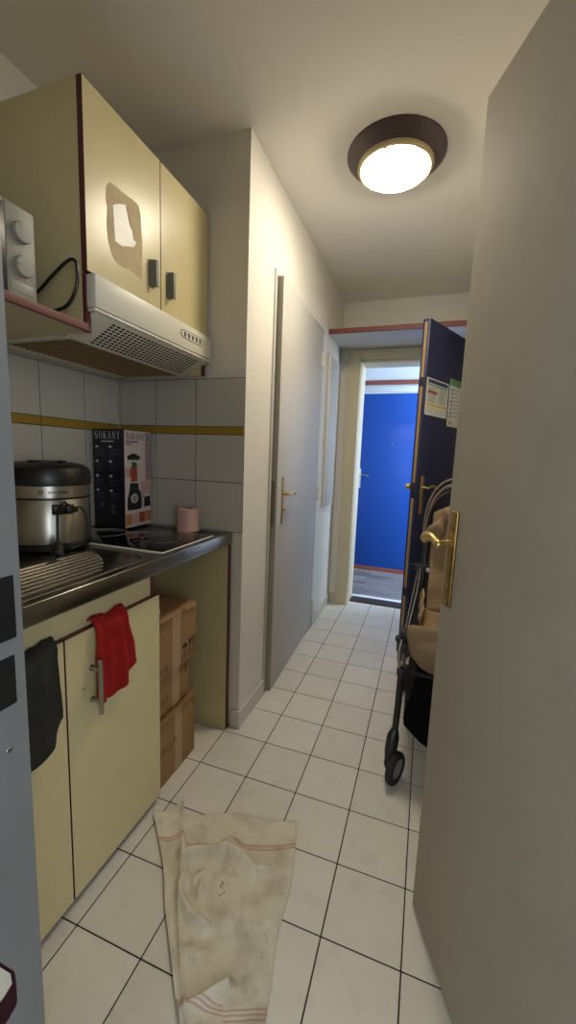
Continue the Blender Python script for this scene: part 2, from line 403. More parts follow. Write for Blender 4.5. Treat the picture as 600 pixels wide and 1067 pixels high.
# wall tiles above the worktop: real tiles standing 4 mm proud of the wall
def wall_tiles(parent, horizontal, a0, joints, a1, face):
    g = MB(); tl = MB(); bd = MB()
    rows = [(.895, 1.105), (1.105, 1.3015), (1.3345, 1.528)]
    J = [a0]+[j for j in joints if a0 < j < a1]+[a1]
    def bx(mb, p, q, z0, z1, d0, d1, bev=0):
        if horizontal == 'y': mb.box(face+d0, face+d1, p, q, z0, z1, bev, 1)
        else: mb.box(p, q, face-d1, face-d0, z0, z1, bev, 1)
    bx(g, a0, a1, .894, 1.529, 0, .0032)
    for p, q in zip(J, J[1:]):
        if q-p < .005: continue
        for z0, z1 in rows: bx(tl, p+.0014, q-.0014, z0+.0014, z1-.0014, 0, .0045, .0008)
        bx(bd, p+.0011, q-.0011, 1.3025, 1.3335, 0, .0056, .0012)
    g.build('tile_grout', M['grout_wall'], parent); tl.build('wall_tiles', M['tile_wall'], parent); bd.build('tile_band', M['tile_band'], parent, label='mustard yellow tile band')
wall_tiles(WL, 'y', .33, [.5, .702, .904, 1.106, 1.307], YE-.0055, XW)
wall_tiles(WE, 'x', XW+.0055, [-1.143, -.941], XH-.001, YE)
# tile plinth along the hall wall
t = MB()
for y0, y1 in ((YE-.004, 1.62), (1.622, 1.786), (2.69, 2.80), (2.802, 3.0), (3.002, 3.2), (3.202, YF-.001)):
    t.box(XH, XH+.009, y0, y1-.002, 0, .083, .0015, 1)
t.box(-.752, XH+.009, YE-.012, YE-.0005, 0, .083, .0015, 1)
struct(t.build('baseboard_hall', M['tile_wall']), 'white tile skirting along the hall wall', 'skirting')
t = MB(); t.box(XH+.01, -.66, YF-.012, YF, 0, .083, .0015, 1)
struct(t.build('baseboard_far', M['tile_wall']), 'white tile skirting beside the entry casing', 'skirting')

# ------------------------------------------------------------------ near door frame (left jamb) and the white door
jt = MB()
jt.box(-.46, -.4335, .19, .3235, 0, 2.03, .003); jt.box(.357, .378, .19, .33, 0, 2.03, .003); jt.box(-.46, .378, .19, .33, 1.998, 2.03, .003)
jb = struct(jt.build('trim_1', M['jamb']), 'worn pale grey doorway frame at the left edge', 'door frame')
for z0, z1, ye in ((1.005, 1.079, .3135), (.926, .985, .3095)):
    B(-.434, -.432, .235, ye, z0, z1, .004).build('strike_plate', M['plate_dark'], jb, label='black strike plate')
q = MB(); q.lathe([(0, .0012), (.003, .001), (.0035, 0)], m=frame((-.4335, .2975, .872), (0, 1, 0), (0, 0, 1))); q.build('screw', M['nickel'], jb)

DP = Vector((.0564, 1.0249, 0)); DD = Vector((.389667, -.920956, 0)); DN = Vector((-.920956, -.389667, 0))  # free edge, along the leaf, towards the camera side
d2 = thing('door_2', 'wide white painted door standing open on the right with brass lever', 'door', tuple(DP+DD*.757), 0, kind='structure')
mD = frame(DP, DD, (0, 0, 1))      # x along leaf from the free edge, y up, z = DD x Z
SG = 1 if (mD.to_3x3() @ Vector((0, 0, 1))).dot(DN) > 0 else -1
def zz(a, b): return (a*SG, b*SG) if SG > 0 else (b*SG, a*SG)
z0, z1 = zz(-.04, 0)
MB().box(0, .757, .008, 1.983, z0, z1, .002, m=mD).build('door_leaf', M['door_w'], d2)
z0, z1 = zz(0, .007)
pl = MB().box(.019, .055, .884, 1.112, z0, z1, .0034, 3, m=mD)
dh = pl.build('handle_plate', M['brass_old'], d2, label='pitted brass handle plate')
q = MB()
for h in (.898, .935, 1.06, 1.097): q.lathe([(.0028, 0), (.0028, .001), (.0001, .0012)], seg=12, m=mD @ Matrix.Translation((.037, h, .007*SG)) @ Matrix.Rotation(0 if SG > 0 else PI, 4, 'X'))
q.build('plate_screw', M['lamp_rim'], dh)
def lever(P0, along, out, up, L, mtl, parent, r=.009):
    """brass lever: neck out of the plate, then a curved grip lying along the door"""
    P0 = Vector(P0); a = Vector(along).normalized(); o = Vector(out).normalized(); u = Vector(up)
    neck = [P0, P0+o*.015, P0+o*.026]
    q = MB(); q.tube(neck, [.0095, .0085, .0085], 14)
    pts = catmull([P0+o*.034-a*.004+u*(-.001), P0+o*.034+a*L*.22+u*.004, P0+o*.035+a*L*.5+u*.009, P0+o*.034+a*L*.8+u*.006, P0+o*.031+a*L+u*-.003], 5)
    n = len(pts)
    q.tube(pts, [r*(.95 - .25*math.sin(PI*min(1, i/n*1.3)) + .25*(i/n)) for i in range(n)], 14)
    q.ball(pts[0], r*.95, 14); q.ball(pts[-1], r*1.0, 14)
    return q.build('door_lever', mtl, parent)
lever(DP+DD*.042+Vector((0, 0, 1.037))+DN*.006, -DD, DN, (0, 0, 1), .078, M['brass'], d2, .0105)
# lever on the far face too
lever(DP+DD*.042+Vector((0, 0, 1.037))-DN*.04, -DD, -DN, (0, 0, 1), .078, M['brass'], d2, .0105)
q = MB()
z0, z1 = zz(-.031, -.009)
q.box(-.0008, .001, .93, 1.11, z0, z1, m=mD); q.build('lock_face', M['brass_old'], d2)

# ------------------------------------------------------------------ inner door in the hall wall (slightly ajar)
ft = MB()
ft.box(XH-.09, XH+.010, 1.778, 1.797, 0, 2.052, .002); ft.box(XH-.09, XH+.002, 2.663, 2.69, 0, 2.052, .002); ft.box(XH-.09, XH+.002, 1.778, 2.69, 2.037, 2.052, .002)
struct(ft.build('trim_2', M['door_hall']), 'thin frame of the inner hall door', 'door frame')
H0 = Vector((XH+.001, 2.66, 0)); F0 = Vector((-.684, 1.822, 0)); hd = (F0-H0).normalized(); hl = (F0-H0).length; hn = Vector((-hd.y, hd.x, 0))
if hn.x < 0: hn = -hn
d1 = thing('door_1', 'flush white inner door in the left hall wall, slightly ajar', 'door', tuple(H0), 0, kind='structure')
mH = frame(H0, hd, (0, 0, 1)); sH = 1 if (mH.to_3x3() @ Vector((0, 0, 1))).dot(hn) > 0 else -1
def zh(a, b): return tuple(sorted((a*sH, b*sH)))
z0, z1 = zh(-.038, 0)
MB().box(0, hl, .008, 2.034, z0, z1, .0015, m=mH).build('door_leaf', M['door_hall'], d1)
gap_shade = MB()  # thin brown strip whose colour stands in for shade in the door's top gap
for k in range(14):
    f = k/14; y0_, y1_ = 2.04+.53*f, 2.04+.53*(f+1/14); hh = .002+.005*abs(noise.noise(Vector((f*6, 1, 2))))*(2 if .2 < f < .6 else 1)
    gap_shade.box(XH+.0015, XH+.0026, y0_, y1_, 2.0375, 2.0375+hh)
gap_shade.build('gap_shade_strip', M['gap_shade'], d1, label='brown strip painted as shade in the gap over the door')
z0, z1 = zh(-.037, -.001)
MB().box(hl, hl+.0012, .008, 2.034, z0, z1, m=mH).build('door_stile', M['doorstile'], d1, label='bare grey lock edge')
z0, z1 = zh(-.029, -.009)
MB().box(hl+.001, hl+.0025, .88, 1.10, z0, z1, m=mH).build('lock_face', M['oldsteel'], d1)
z0, z1 = zh(0, .006)
hp = MB().box(hl-.105, hl-.073, .879, 1.118, z0, z1, .003, 2, m=mH).build('handle_plate', M['brass_old'], d1)
hc = H0+hd*(hl-.089)
lever(hc+Vector((0, 0, 1.034))+hn*.006, -hd, hn, (0, 0, 1), .10, M['brass'], d1, .008)
q = MB(); q.tube([hc+Vector((0, 0, .955))+hn*.006, hc+Vector((0, 0, .955))+hn*.02], .008, 12); q.build('lock_barrel', M['brass'], d1)
for z in (.155, .975, 1.86):
    q = MB(); q.tube([(XH+.012, 2.668, z-.045), (XH+.012, 2.668, z+.045)], .009, 12); q.box(XH, XH+.006, 2.655, 2.69, z-.045, z+.045, .001)
    q.build('door_hinge', M['white_pl'], d1)
# thin board hung on the wall past the door
hb = MB().box(XH+.0005, XH+.018, 2.835, 3.13, .862, 1.935, .003)
o = hb.build('wall_board', M['door_hall']); tag(o, 'thin white board fixed upright on hall wall beyond inner door', 'board', kind='thing')
B(XH+.0005, XH+.022, 2.831, 2.845, .862, 1.935, .002).build('edge_strip', M['white_pl'], o, label='cream edge strip')

# ------------------------------------------------------------------ entry: shelf above, casing, dark blue door, landing
sh = thing('hall_shelf', 'long white shelf board with faded red front edge above entry door', 'shelf', (XH, YF, 2.08))
B(XH, XR, 2.822, YF, 2.066, 2.094).build('shelf_board', M['white_pl'], sh)
B(XH, XR, 2.808, 2.822, 2.064, 2.096, .001).build('front_edge', M['redshelf'], sh, label='faded red front edge')
ct = MB()
for x0, x1 in ((-.660, -.553), (.316, .40)):
    ct.box(x0, x1, YF-.016, YF, 0, 2.06, .003); 
ct.box(-.610, -.5535, YF-.026, YF-.0165, 0, 2.04, .003); ct.box(-.572, -.554, YF-.034, YF-.0265, 0, 2.0, .002)
ct.box(-.553, .316, YF-.016, YF, 1.986, 2.06, .003); ct.box(-.553, .316, YF-.026, YF-.0165, 1.9865, 2.04, .003); ct.box(-.553, .316, YF-.034, YF-.0265, 1.987, 2.0, .002)
ct.box(-.560, -.549, YF-.01, YF+.2, 0, 1.98, .002); ct.box(.310, .320, YF-.01, YF+.2, 0, 1.98, .002); ct.box(-.549, .310, YF-.011, YF+.2, 1.968, 1.9855, .002)
struct(ct.build('trim_3', M['casing']), 'cream painted casing around the entry doorway', 'door frame')
struct(B(-.556, .318, 3.335, 3.46, -.02, .012, .004).build('trim_4', M['thresh']), 'dark threshold bar in the entry doorway', 'threshold')
struct(B(-.556, .318, 3.455, 3.52, -.02, .008, .003).build('trim_8', M['wall_cool']), 'pale metal strip along the landing edge', 'threshold')

BP = Vector((-.049, 2.422, 0)); BD = Vector((.4254, .9050, 0)).normalized(); BN = Vector((BD.y, -BD.x, 0))
d3 = thing('door_3', 'dark navy entry door standing open with notices and brass handle', 'door', tuple(BP+BD*.875), 0, kind='structure')
mB = frame(BP, BD, (0, 0, 1)); sB = 1 if (mB.to_3x3() @ Vector((0, 0, 1))).dot(BN) > 0 else -1
def zb(a, b): return tuple(sorted((a*sB, b*sB)))
z0, z1 = zb(-.042, 0); MB().box(0, .875, .010, 2.0, z0, z1, .002, m=mB).build('door_leaf', M['navydoor'], d3)
z0, z1 = zb(-.031, -.015); MB().box(-.0015, .002, .012, 1.985, z0, z1, m=mB).build('edge_strip', M['wood_edge'], d3, label='bare wooden edge strip')
z0, z1 = zb(-.038, -.006)
q = MB(); q.box(-.004, .002, 1.64, 1.69, z0, z1, .001, m=mB); q.box(-.004, .002, 1.01, 1.10, z0, z1, .001, m=mB); q.box(-.004, .002, .42, .47, z0, z1, .001, m=mB)
q.build('lock_bolt', M['blackm'], d3)
z0, z1 = zb(0, .008); MB().box(.036, .072, .915, 1.14, z0, z1, .003, m=mB).build('handle_plate', M['brass_old'], d3)
hc = BP+BD*.055
lever(hc+Vector((0, 0, 1.072))+BN*.008, BD, BN, (0, 0, 1), .10, M['brass'], d3, .0075)
ho = BP+BD*.055-BN*.042
q = MB(); q.tube([ho+Vector((0, 0, 1.072)), ho-BN*.03+Vector((0, 0, 1.072))], .008, 12); q.ball(ho-BN*.042+Vector((0, 0, 1.072)), .019, 18); q.build('door_knob', M['brass'], d3)
for z in (.2, 1.0, 1.8):
    q = MB(); e = BP+BD*.883-BN*.002; q.tube([e+Vector((0, 0, z-.05)), e+Vector((0, 0, z+.05))], .008, 10); q.build('door_hinge', M['blackm'], d3)

def notice(name, label, a0, a1, z0, z1, items):
    e = thing(name, label, 'notice', tuple(BP+BD*a0+Vector((0, 0, z0))))
    MB().box(a0, a1, z0, z1, *zb(.0006, .0016), m=mB).build('sheet', M['paper'], e)
    mats = {}
    for (x0, x1, y0, y1, k) in items:
        mats.setdefault(k, MB()).box(a0+(a1-a0)*x0, a0+(a1-a0)*x1, z1-(z1-z0)*y1, z1-(z1-z0)*y0, *zb(.0016, .0019), m=mB)
    nm = {'p_navy': 'header', 'p_green': 'green_block', 'p_red': 'red_bar', 'p_yel': 'yellow_bar', 'p_grey': 'printed_rows', 'brass': 'stamp'}
    for k, v in mats.items(): v.build(nm[k], M[k], e)
it = [(.06, .96, .03, .13, 'p_navy'), (.04, .96, .15, .20, 'p_green'), (.06, .48, .33, .40, 'p_red'), (.04, .96, .68, .74, 'p_yel')]
for r in range(7):
    y = .225+r*.062
    if not (.3 < y < .4): it += [(.12, .46, y, y+.018, 'p_grey'), (.12, .40, y+.028, y+.04, 'p_grey')]
    it += [(.58, .92, y, y+.018, 'p_grey'), (.58, .85, y+.028, y+.04, 'p_grey')]
    it += [(.06, .10, y, y+.03, 'p_navy' if r % 2 else 'p_grey'), (.51, .55, y, y+.03, 'p_green')]
for x in (.06, .52):
    it += [(x, x+.42, .80, .81, 'p_grey'), (x, x+.42, .93, .94, 'p_grey'), (x, x+.01, .80, .94, 'p_grey'), (x+.41, x+.42, .80, .94, 'p_grey'), (x+.05, x+.3, .86, .875, 'p_grey')]
notice('notice', 'colourful printed notice with red and yellow bars on navy door', .013, .303, 1.488, 1.692, it)
it = [(.0, 1, 0, .14, 'p_green'), (.25, .75, .05, .08, 'p_grey')]
for r in range(8): it += [(.1, .85-.1*(r % 3), .2+r*.08, .215+r*.08, 'p_grey'), (.1, .25, .225+r*.08, .25+r*.08, 'p_navy' if r % 3 == 0 else 'p_grey')]
it += [(.1, .3, .88, .95, 'brass')]
notice('notice', 'tall white notice with green header half hidden behind white door', .322, .522, 1.446, 1.733, it)

# landing
LY = 4.43
lf = struct(B(-1.9, 1.9, 3.46, LY+.1, -.12, .0).build('floor_landing', M['planks']), 'grey wood plank floor of the landing', 'floor')
struct(B(-1.9, 1.9, 3.46, LY+.1, 2.5, 2.6).build('ceiling_landing', M['wall_cool']), 'landing ceiling', 'ceiling')
w = MB(); w.box(-1.9, -.74, LY, LY+.1, 0, 2.5); w.box(.16, 1.9, LY, LY+.1, 0, 2.5); w.box(-.74, .16, LY, LY+.1, 1.96, 2.5)
struct(w.build('wall_landing', M['wall_cool']), 'pale landing wall around the bright blue door', 'wall')
struct(B(-1.95, -1.85, 3.46, LY+.1, 0, 2.5).build('wall_landing_left', M['wall_cool']), 'landing side wall', 'wall')
w = MB(); w.box(1.9, 2.0, 3.46, LY+.1, 0, .8); w.box(1.9, 2.0, 3.46, LY+.1, 2.3, 2.5); w.box(1.9, 2.0, 3.46, 3.5, .8, 2.3); w.box(1.9, 2.0, 4.4, LY+.1, .8, 2.3)
struct(w.build('wall_landing_right', M['wall_cool']), 'landing window wall', 'wall')
w = MB(); w.box(-1.9, XH, 3.46, 3.5, 0, 2.5); w.box(XR, 1.9, 3.46, 3.5, 0, 2.5); w.box(XH, -.57, 3.46, 3.5, 0, 2.5); w.box(.33, XR, 3.46, 3.5, 0, 2.5); w.box(-.57, .33, 3.46, 3.5, 2.0, 2.5)
struct(w.build('wall_landing_near', M['wall_cool']), 'landing side of the entry wall', 'wall')
d4 = thing('door_4', 'bright glossy blue door across the landing with silver lever', 'door', (-.30, LY, 0), kind='structure')
B(-.725, .145, LY-.012, LY+.03, .042, 1.915, .003).build('door_leaf', M['bluedoor'], d4)
q = MB(); q.box(-.715, -.685, LY-.02, LY-.012, .91, 1.12, .003); q.build('handle_plate', M['white_pl'], d4)
lever((-.70, LY-.018, 1.045), (1, 0, 0), (0, -1, 0), (0, 0, 1), .10, M['nickel'], d4, .008)
q = MB(); q.lathe([(.0, .004), (.008, .004), (.009, 0)], m=frame((-.375, LY-.013, 1.40), (1, 0, 0), (0, 0, 1))); q.build('peephole', M['nickel'], d4)
w = MB(); w.box(-.79, -.735, LY-.02, LY+.02, 0, 1.985, .003); w.box(.155, .21, LY-.02, LY+.02, 0, 1.985, .003); w.box(-.79, .21, LY-.02, LY+.02, 1.925, 1.985, .003)
struct(w.build('trim_5', M['wall_cool']), 'white frame around the bright blue door', 'door frame')
struct(B(-1.85, 1.85, LY-.015, LY, 2.005, 2.05, .002).build('trim_6', M['terracotta']), 'terracotta rail above the bright blue door', 'trim')
struct(B(-1.85, 1.85, LY-.022, LY+.001, 0, .04, .002).build('trim_7', M['terracotta']), 'terracotta strip under the bright blue door', 'trim')

# ------------------------------------------------------------------ ceiling lamp
lp = thing('ceiling_lamp', 'round lit ceiling lamp with wide brown ring and frosted glass', 'lamp', (-.218, 1.79, HC))
c = (-.218, 1.79, HC)
MB().lathe([(.128, -.001), (.191, 0), (.191, -.006), (.186, -.012), (.150, -.040), (.140, -.043), (.132, -.041), (.128, -.030)], c, 72).build('base_ring', M['lamp_ring'], lp)
MB().lathe([(.140, -.040), (.1465, -.041), (.1475, -.047), (.144, -.055), (.136, -.058), (.130, -.055), (.132, -.045)], c, 72).build('rim', M['lamp_rim'], lp)
pr = [(.131, -.046)]+[(.131*math.cos(a), -.046-.048*math.sin(a)) for a in [k*PI/2/10 for k in range(1, 10)]]+[(0, -.094)]
MB().lathe(pr, c, 64).build('glass_shade', M['glow'], lp, label='glowing frosted glass bowl')
for a in (20, 140, 260):
    a = math.radians(a); p = Vector(c)+Vector((math.cos(a)*.134, math.sin(a)*.134, -.058))
    MB().ball(p, (.006, .006, .004), 10).build('retaining_clip', M['lamp_rim'], lp)

# ------------------------------------------------------------------ upper cabinet, shelf, hood
uc = thing('wall_cabinet', 'cream yellow two-door wall cabinet with maroon edges above the cooker hood', 'cabinet', (XW, .888, 1.535))
XD = -.888
c = MB()
c.box(XW+.0055, -.9065, .8885, .9065, 1.538, 2.143); c.box(XW+.0055, -.9065, 1.483, 1.501, 1.538, 2.143)
c.box(XW+.0055, -.9065, .9065, 1.483, 2.125, 2.143); c.box(XW+.0055, -.9065, .9065, 1.483, 1.695, 1.713); c.box(XW+.0055, XW+.011, .9065, 1.483, 1.54, 2.125)
c.build('body', M['yellow'], uc)
B(-.9065, -.8965, .8885, .9065, 1.536, 1.685, .0006).build('front_edge', M['maroon'], uc, label='maroon edging below the doors')
B(-.9065, -.8985, 1.483, 1.501, 1.536, 1.685, .0006).build('front_edge', M['maroon'], uc, label='maroon edging below the doors')
def cab_door(parent, y0, y1, zz0, zz1, x0, x1):
    d = B(x0+.0005, x1, y0+.0007, y1-.0007, zz0+.002, zz1-.002).build('door', M['yellow'], parent)
    e = MB(); k = .0007; xa, xb = x0, x1-.0004
    e.box(xa, xb, y0, y0+k, zz0, zz1); e.box(xa, xb, y1-k, y1, zz0, zz1); e.box(xa, xb, y0+k, y1-k, zz0, zz0+.002); e.box(xa, xb, y0+k, y1-k, zz1-.002, zz1)
    e.build('edging', M['maroon'], d, label='maroon door edging')
    return d
dl = cab_door(uc, .8885, 1.1975, 1.688, 2.145, -.9065, XD)
dr = cab_door(uc, 1.2005, 1.5015, 1.688, 2.145, -.9065, XD)
def dk_handle(y, z0, z1, parent):
    q = MB(); x = XD
    q.prism([(x, y-.011, z0), (x+.022, y-.004, z0), (x+.024, y+.006, z0), (x+.020, y+.008, z0), (x+.017, y+.0, z0), (x, y-.004, z0)], (0, 0, z1-z0))
    q.box(x, x+.003, y-.016, y+.010, z0, z1, .0008)
    q.build('handle', M['handle_dk'], parent)
dk_handle(1.152, 1.745, 1.826, dl); dk_handle(1.244, 1.742, 1.826, dr)
# glue residue with a torn scrap of white sticker
out = [(.964, 1.935), (.974, 1.950), (.998, 1.955), (1.02, 1.952), (1.046, 1.955), (1.075, 1.958), (1.094, 1.956), (1.101, 1.935), (1.104, 1.905), (1.107, 1.866), (1.106, 1.80), (1.105, 1.753), (1.085, 1.752), (1.06, 1.757), (1.051, 1.763), (1.035, 1.754), (1.01, 1.754), (.99, 1.757), (.975, 1.775), (.966, 1.80), (.962, 1.84), (.967, 1.87), (.962, 1.90)]
oo = []
P = [Vector((0, a, b)) for a, b in out]
for i in range(len(P)):
    for k in range(5):
        p = P[i].lerp(P[(i+1) % len(P)], k/5); nn = noise.noise_vector(p*90)*.0035
        oo.append((XD+.0001, p.y+nn.y, p.z+nn.z))
res = MB().prism(oo, (.0006, 0, 0)).build('glue_residue', M['residue'], dl, label='brown glue residue of a torn sticker')
sc = [(.986, 1.898), (1.005, 1.912), (1.035, 1.926), (1.048, 1.892), (1.062, 1.868), (1.066, 1.848), (1.081, 1.846), (1.068, 1.828), (1.042, 1.818), (1.02, 1.808), (.992, 1.808), (.989, 1.85)]
MB().prism([(XD+.0007, a, b) for a, b in sc], (.0005, 0, 0)).build('sticker_scrap', M['sticker'], dl, label='torn scrap of white sticker')
MB().prism([(XD+.0007, a, b) for a, b in ((1.036, 1.926), (1.043, 1.914), (1.052, 1.893), (1.058, 1.872), (1.054, 1.876), (1.047, 1.892))], (.0006, 0, 0)).build('sticker_scrap', M['sticker_red'], dl, label='red torn scrap')

# shelf carrying the microwave
ms = thing('microwave_shelf', 'cream shelf with faded red front edge fixed beside the wall cabinet', 'shelf', (XW, .4, 1.535))
B(XW+.0055, -.9, .33, .8875, 1.537, 1.553).build('shelf_board', M['yellow'], ms)
B(-.9, -.888, .33, .8875, 1.5355, 1.5545, .0006).build('front_edge', M['redshelf'], ms, label='faded red front edge')
MB().prism([(XW+.006, .345, 1.537), (XW+.20, .345, 1.537), (XW+.006, .345, 1.40)], (0, .012, 0)).build('bracket', M['white_pl'], ms)

hd_ = thing('range_hood', 'off-white cooker hood with slotted front grille under the wall cabinet', 'hood', (XW, .91, 1.53))
hx, hy0, hy1 = -.866, .908, 1.4825
hb_ = MB()
# hollow body: back box + sloped front
hb_.box(XW+.012, -.897, hy0, hy1, 1.585, 1.69)
hb_.box(XW+.012, -.985, hy0, hy0+.02, 1.532, 1.585); hb_.box(XW+.012, -.985, hy1-.02, hy1, 1.532, 1.585); hb_.box(XW+.012, XW+.08, hy0, hy1, 1.532, 1.585); hb_.box(-1.0, -.98, hy0, hy1, 1.534, 1.585)
hb_.build('body', M['hood'], hd_)
B(-.898, hx, hy0-.016, hy1+.012, 1.598, 1.683, .004).build('front_fascia', M['hood'], hd_)
B(-.894, hx-.002, hy0-.017, hy1+.010, 1.588, 1.596, .002).build('visor_strip', M['hood'], hd_)
# sloped grille
gA = Vector((hx-.008, hy0-.004, 1.590)); gB = Vector((-.985, hy0-.004, 1.530)); gu = (gB-gA).normalized(); gl = (gB-gA).length
mG = frame(gA, (0, 1, 0), gu); GW = hy1-hy0+.008
sg = (mG.to_3x3() @ Vector((0, 0, 1))); gs = 1 if sg.z < 0 else -1
gp = MB()
gz0, gz1 = sorted((0, -.02*gs)); gp.box(0, GW, 0, gl, gz0, gz1, .0015, m=mG)
gr = gp.build('sloped_grille', M['hood'], hd_)
sl = MB(); z0, z1 = sorted((-.001*gs, .0004*gs))
rows, cols = 9, 24
for r in range(rows):
    for k in range(cols):
        x0 = .075+k*.0192; y0 = .018+r*.0113
        if x0+.0135 < GW-.035: sl.box(x0, x0+.0135, y0, y0+.0062, z0, z1, m=mG)
sl.build('grille_slots', M['slot'], gr, label='dark slots of the grille')
fm = MB()
fm.box(XW+.075, -.998, hy0+.019, hy1-.019, 1.538, 1.548)
for k in range(26):
    y = hy0+.03+k*.0204; fm.box(XW+.08, -1.003, y, y+.006, 1.534, 1.539)
fm.build('grease_filter', M['filter'], hd_, label='greasy brown filter')
bd = MB()
bc = [Vector((hx, 1.357+.074*math.copysign(abs(math.cos(a))**.5, math.cos(a)), 1.646+.014*math.copysign(abs(math.sin(a))**.5, math.sin(a)))) for a in [k*2*PI/36 for k in range(36)]]
bd.prism(bc, (.0012, 0, 0)); bdg = bd.build('control_badge', M['hood'], hd_)
q = MB(); q.tube([p+Vector((.0012, 0, 0)) for p in bc], .0011, 6, closed=True)
for k in range(5):
    y = 1.357-.05+k*.025; q.box(hx+.001, hx+.003, y-.008, y+.008, 1.650, 1.653); q.box(hx+.001, hx+.004, y-.004, y+.003, 1.638, 1.651)
q.build('control_slider', M['handle_dk'], bdg)

# ------------------------------------------------------------------ microwave
mw = thing('microwave', 'white microwave with two dials on the shelf beside the wall cabinet', 'microwave', (-1.1, .55, 1.556))
mx, my1, mz0, mz1 = -.945, .787, 1.568, 1.775
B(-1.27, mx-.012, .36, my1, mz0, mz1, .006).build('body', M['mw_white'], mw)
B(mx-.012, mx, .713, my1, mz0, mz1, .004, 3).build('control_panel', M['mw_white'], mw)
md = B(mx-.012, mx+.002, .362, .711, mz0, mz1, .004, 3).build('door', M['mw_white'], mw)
B(mx+.002, mx+.003, .385, .7095, mz0+.008, mz1-.012, .0004).build('door_window', M['black'], md)
for k, (z, r) in enumerate(((1.718, .024), (1.643, .024))):
    m_ = frame((mx, .750, z), (0, 1, 0), (0, 0, 1))
    q = MB(); q.lathe([(r, 0), (r, .003), (r*.94, .010), (r*.88, .012), (r*.3, .0128), (0, .0128)], seg=40, m=m_); q.box(-.0012, .0012, r*.45, r*.86, .0118, .0134, .0004, m=m_ @ Matrix.Rotation(.6+k*.9, 4, 'Z'))
    kn = q.build('dial', M['mw_white'], mw)
    q = MB()
    for j in range(11):
        a = math.radians(100+j*26); q.box(r*1.18, r*1.32, -.0007, .0007, 0, .0004, m=m_ @ Matrix.Rotation(a, 4, 'Z'))
    q.box(-r*1.1, -r*.8, r*1.45, r*1.65, 0, .0004, m=m_)
    q.build('dial_marks', M['handle_dk'], kn)
B(mx, mx+.0015, .720, .778, mz0+.014, mz0+.038, .0006).build('door_button', M['mw_white'], mw)
for y in (.39, .76):
    for x in (-1.24, -.97): MB().lathe([(.012, 0), (.014, .013)], (x, y, 1.555), 16).build('foot', M['blackm'], mw)
cd = catmull([(-1.20, .80, 1.60), (-1.10, .835, 1.60), (-1.03, .85, 1.628), (-.975, .855, 1.668), (-.925, .86, 1.702), (-.902, .862, 1.703), (-.894, .862, 1.68), (-.897, .862, 1.642), (-.918, .86, 1.604), (-.945, .858, 1.588), (-.99, .85, 1.580), (-1.05, .83, 1.572), (-1.25, .82, 1.566)], 6)
MB().tube(cd, .0042, 10).build('power_cord', M['black'], mw)

# ------------------------------------------------------------------ worktop, lower cabinet, end panel
YT0, YT1, XF, ZT = .335, YE-.0062, -.757, .893
wt = thing('worktop', 'stainless steel sink worktop with ribbed drainer along the kitchenette', 'worktop', (XW, YT0, .85))
w = MB(); w.box(XW+.006, XF-.006, YT0, YT1, ZT-.022, ZT-.002, .001)
w.box(XF-.03, XF, YT0, YT1, ZT-.004, ZT+.004, .0035, 3); w.box(XF-.012, XF, YT0, YT1, ZT-.044, ZT+.002, .003, 3); w.box(XW+.006, XW+.02, YT0, YT1, ZT-.01, ZT+.004, .003)
w.build('steel_top', M['steel'], wt)
q = MB()
for k in range(8):
    x = -1.015+k*.0262; e = .99-.14*(k/7)**1.6
    q.tube([(x, .55, ZT-.0025), (x, .556, ZT+.0002), (x, e-.006, ZT+.0002), (x, e, ZT-.0025)], .0042, 8)
q.build('drainer_ribs', M['steel'], wt)
q = MB(); q.tube(catmull([(-.80, .52, ZT-.001), (-.80, .93, ZT-.001), (-.82, 1.0, ZT-.001), (-.90, 1.03, ZT-.001), (-1.04, 1.03, ZT-.001)], 6), .0035, 8); q.build('drainer_rim', M['steel'], wt)

lc = thing('base_cabinet', 'cream yellow base cabinet with maroon edges under the steel worktop', 'cabinet', (XW, .335, 0))
c = MB(); xb = -.818
c.box(XW+.006, xb, .335, .353, .0, .846); c.box(XW+.006, xb, 1.04, 1.058, .0, .846); c.box(XW+.006, xb, .353, 1.04, .06, .078); c.box(XW+.006, XW+.012, .353, 1.04, .078, .846)
c.box(xb-.016, xb, .353, 1.0545, .757, .8485)
c.build('body', M['yellow'], lc)
B(xb, xb+.0012, 1.040, 1.058, 0.004, .846).build('front_edge', M['maroon'], lc, label='maroon front edge of the side panel')
B(-.90, -.885, .353, 1.04, 0, .06).build('plinth', M['blackm'], lc)
xa, xz = -.8165, -.7985
da = cab_door(lc, .336, .6915, .024, .760, xa, xz); db = cab_door(lc, .6955, 1.060, .024, .760, xa, xz)
q = MB(); hx0, hyy = xz, .772
q.tube([(hx0+.032, hyy, .527), (hx0+.032, hyy, .680)], .0062, 16)
for z in (.560, .650): q.tube([(hx0, hyy, z), (hx0+.032, hyy, z)], .0048, 12); q.lathe([(.008, 0), (.008, .003), (.005, .005)], seg=16, m=frame((hx0, hyy, z), (0, 1, 0), (0, 0, 1)))
q.build('handle', M['nickel'], db, label='satin metal bar handle')
q = MB(); q.lathe([(.0022, 0), (.0022, .0006), (0, .0006)], seg=10, m=frame((hx0, .748, .603), (0, 1, 0), (0, 0, 1))); q.build('screw_hole', M['slot'], db)

ep = thing('support_panel', 'cream upright panel with maroon edge carrying the far worktop end', 'panel', (-1.0, 1.487, 0))
B(XW+.006, -.7655, 1.4775, 1.4955, .0, .848).build('board', M['yellow'], ep)
B(-.7655, -.7600, 1.477, 1.496, .0, .848, .0005).build('front_edge', M['maroon'], ep, label='maroon front edge')

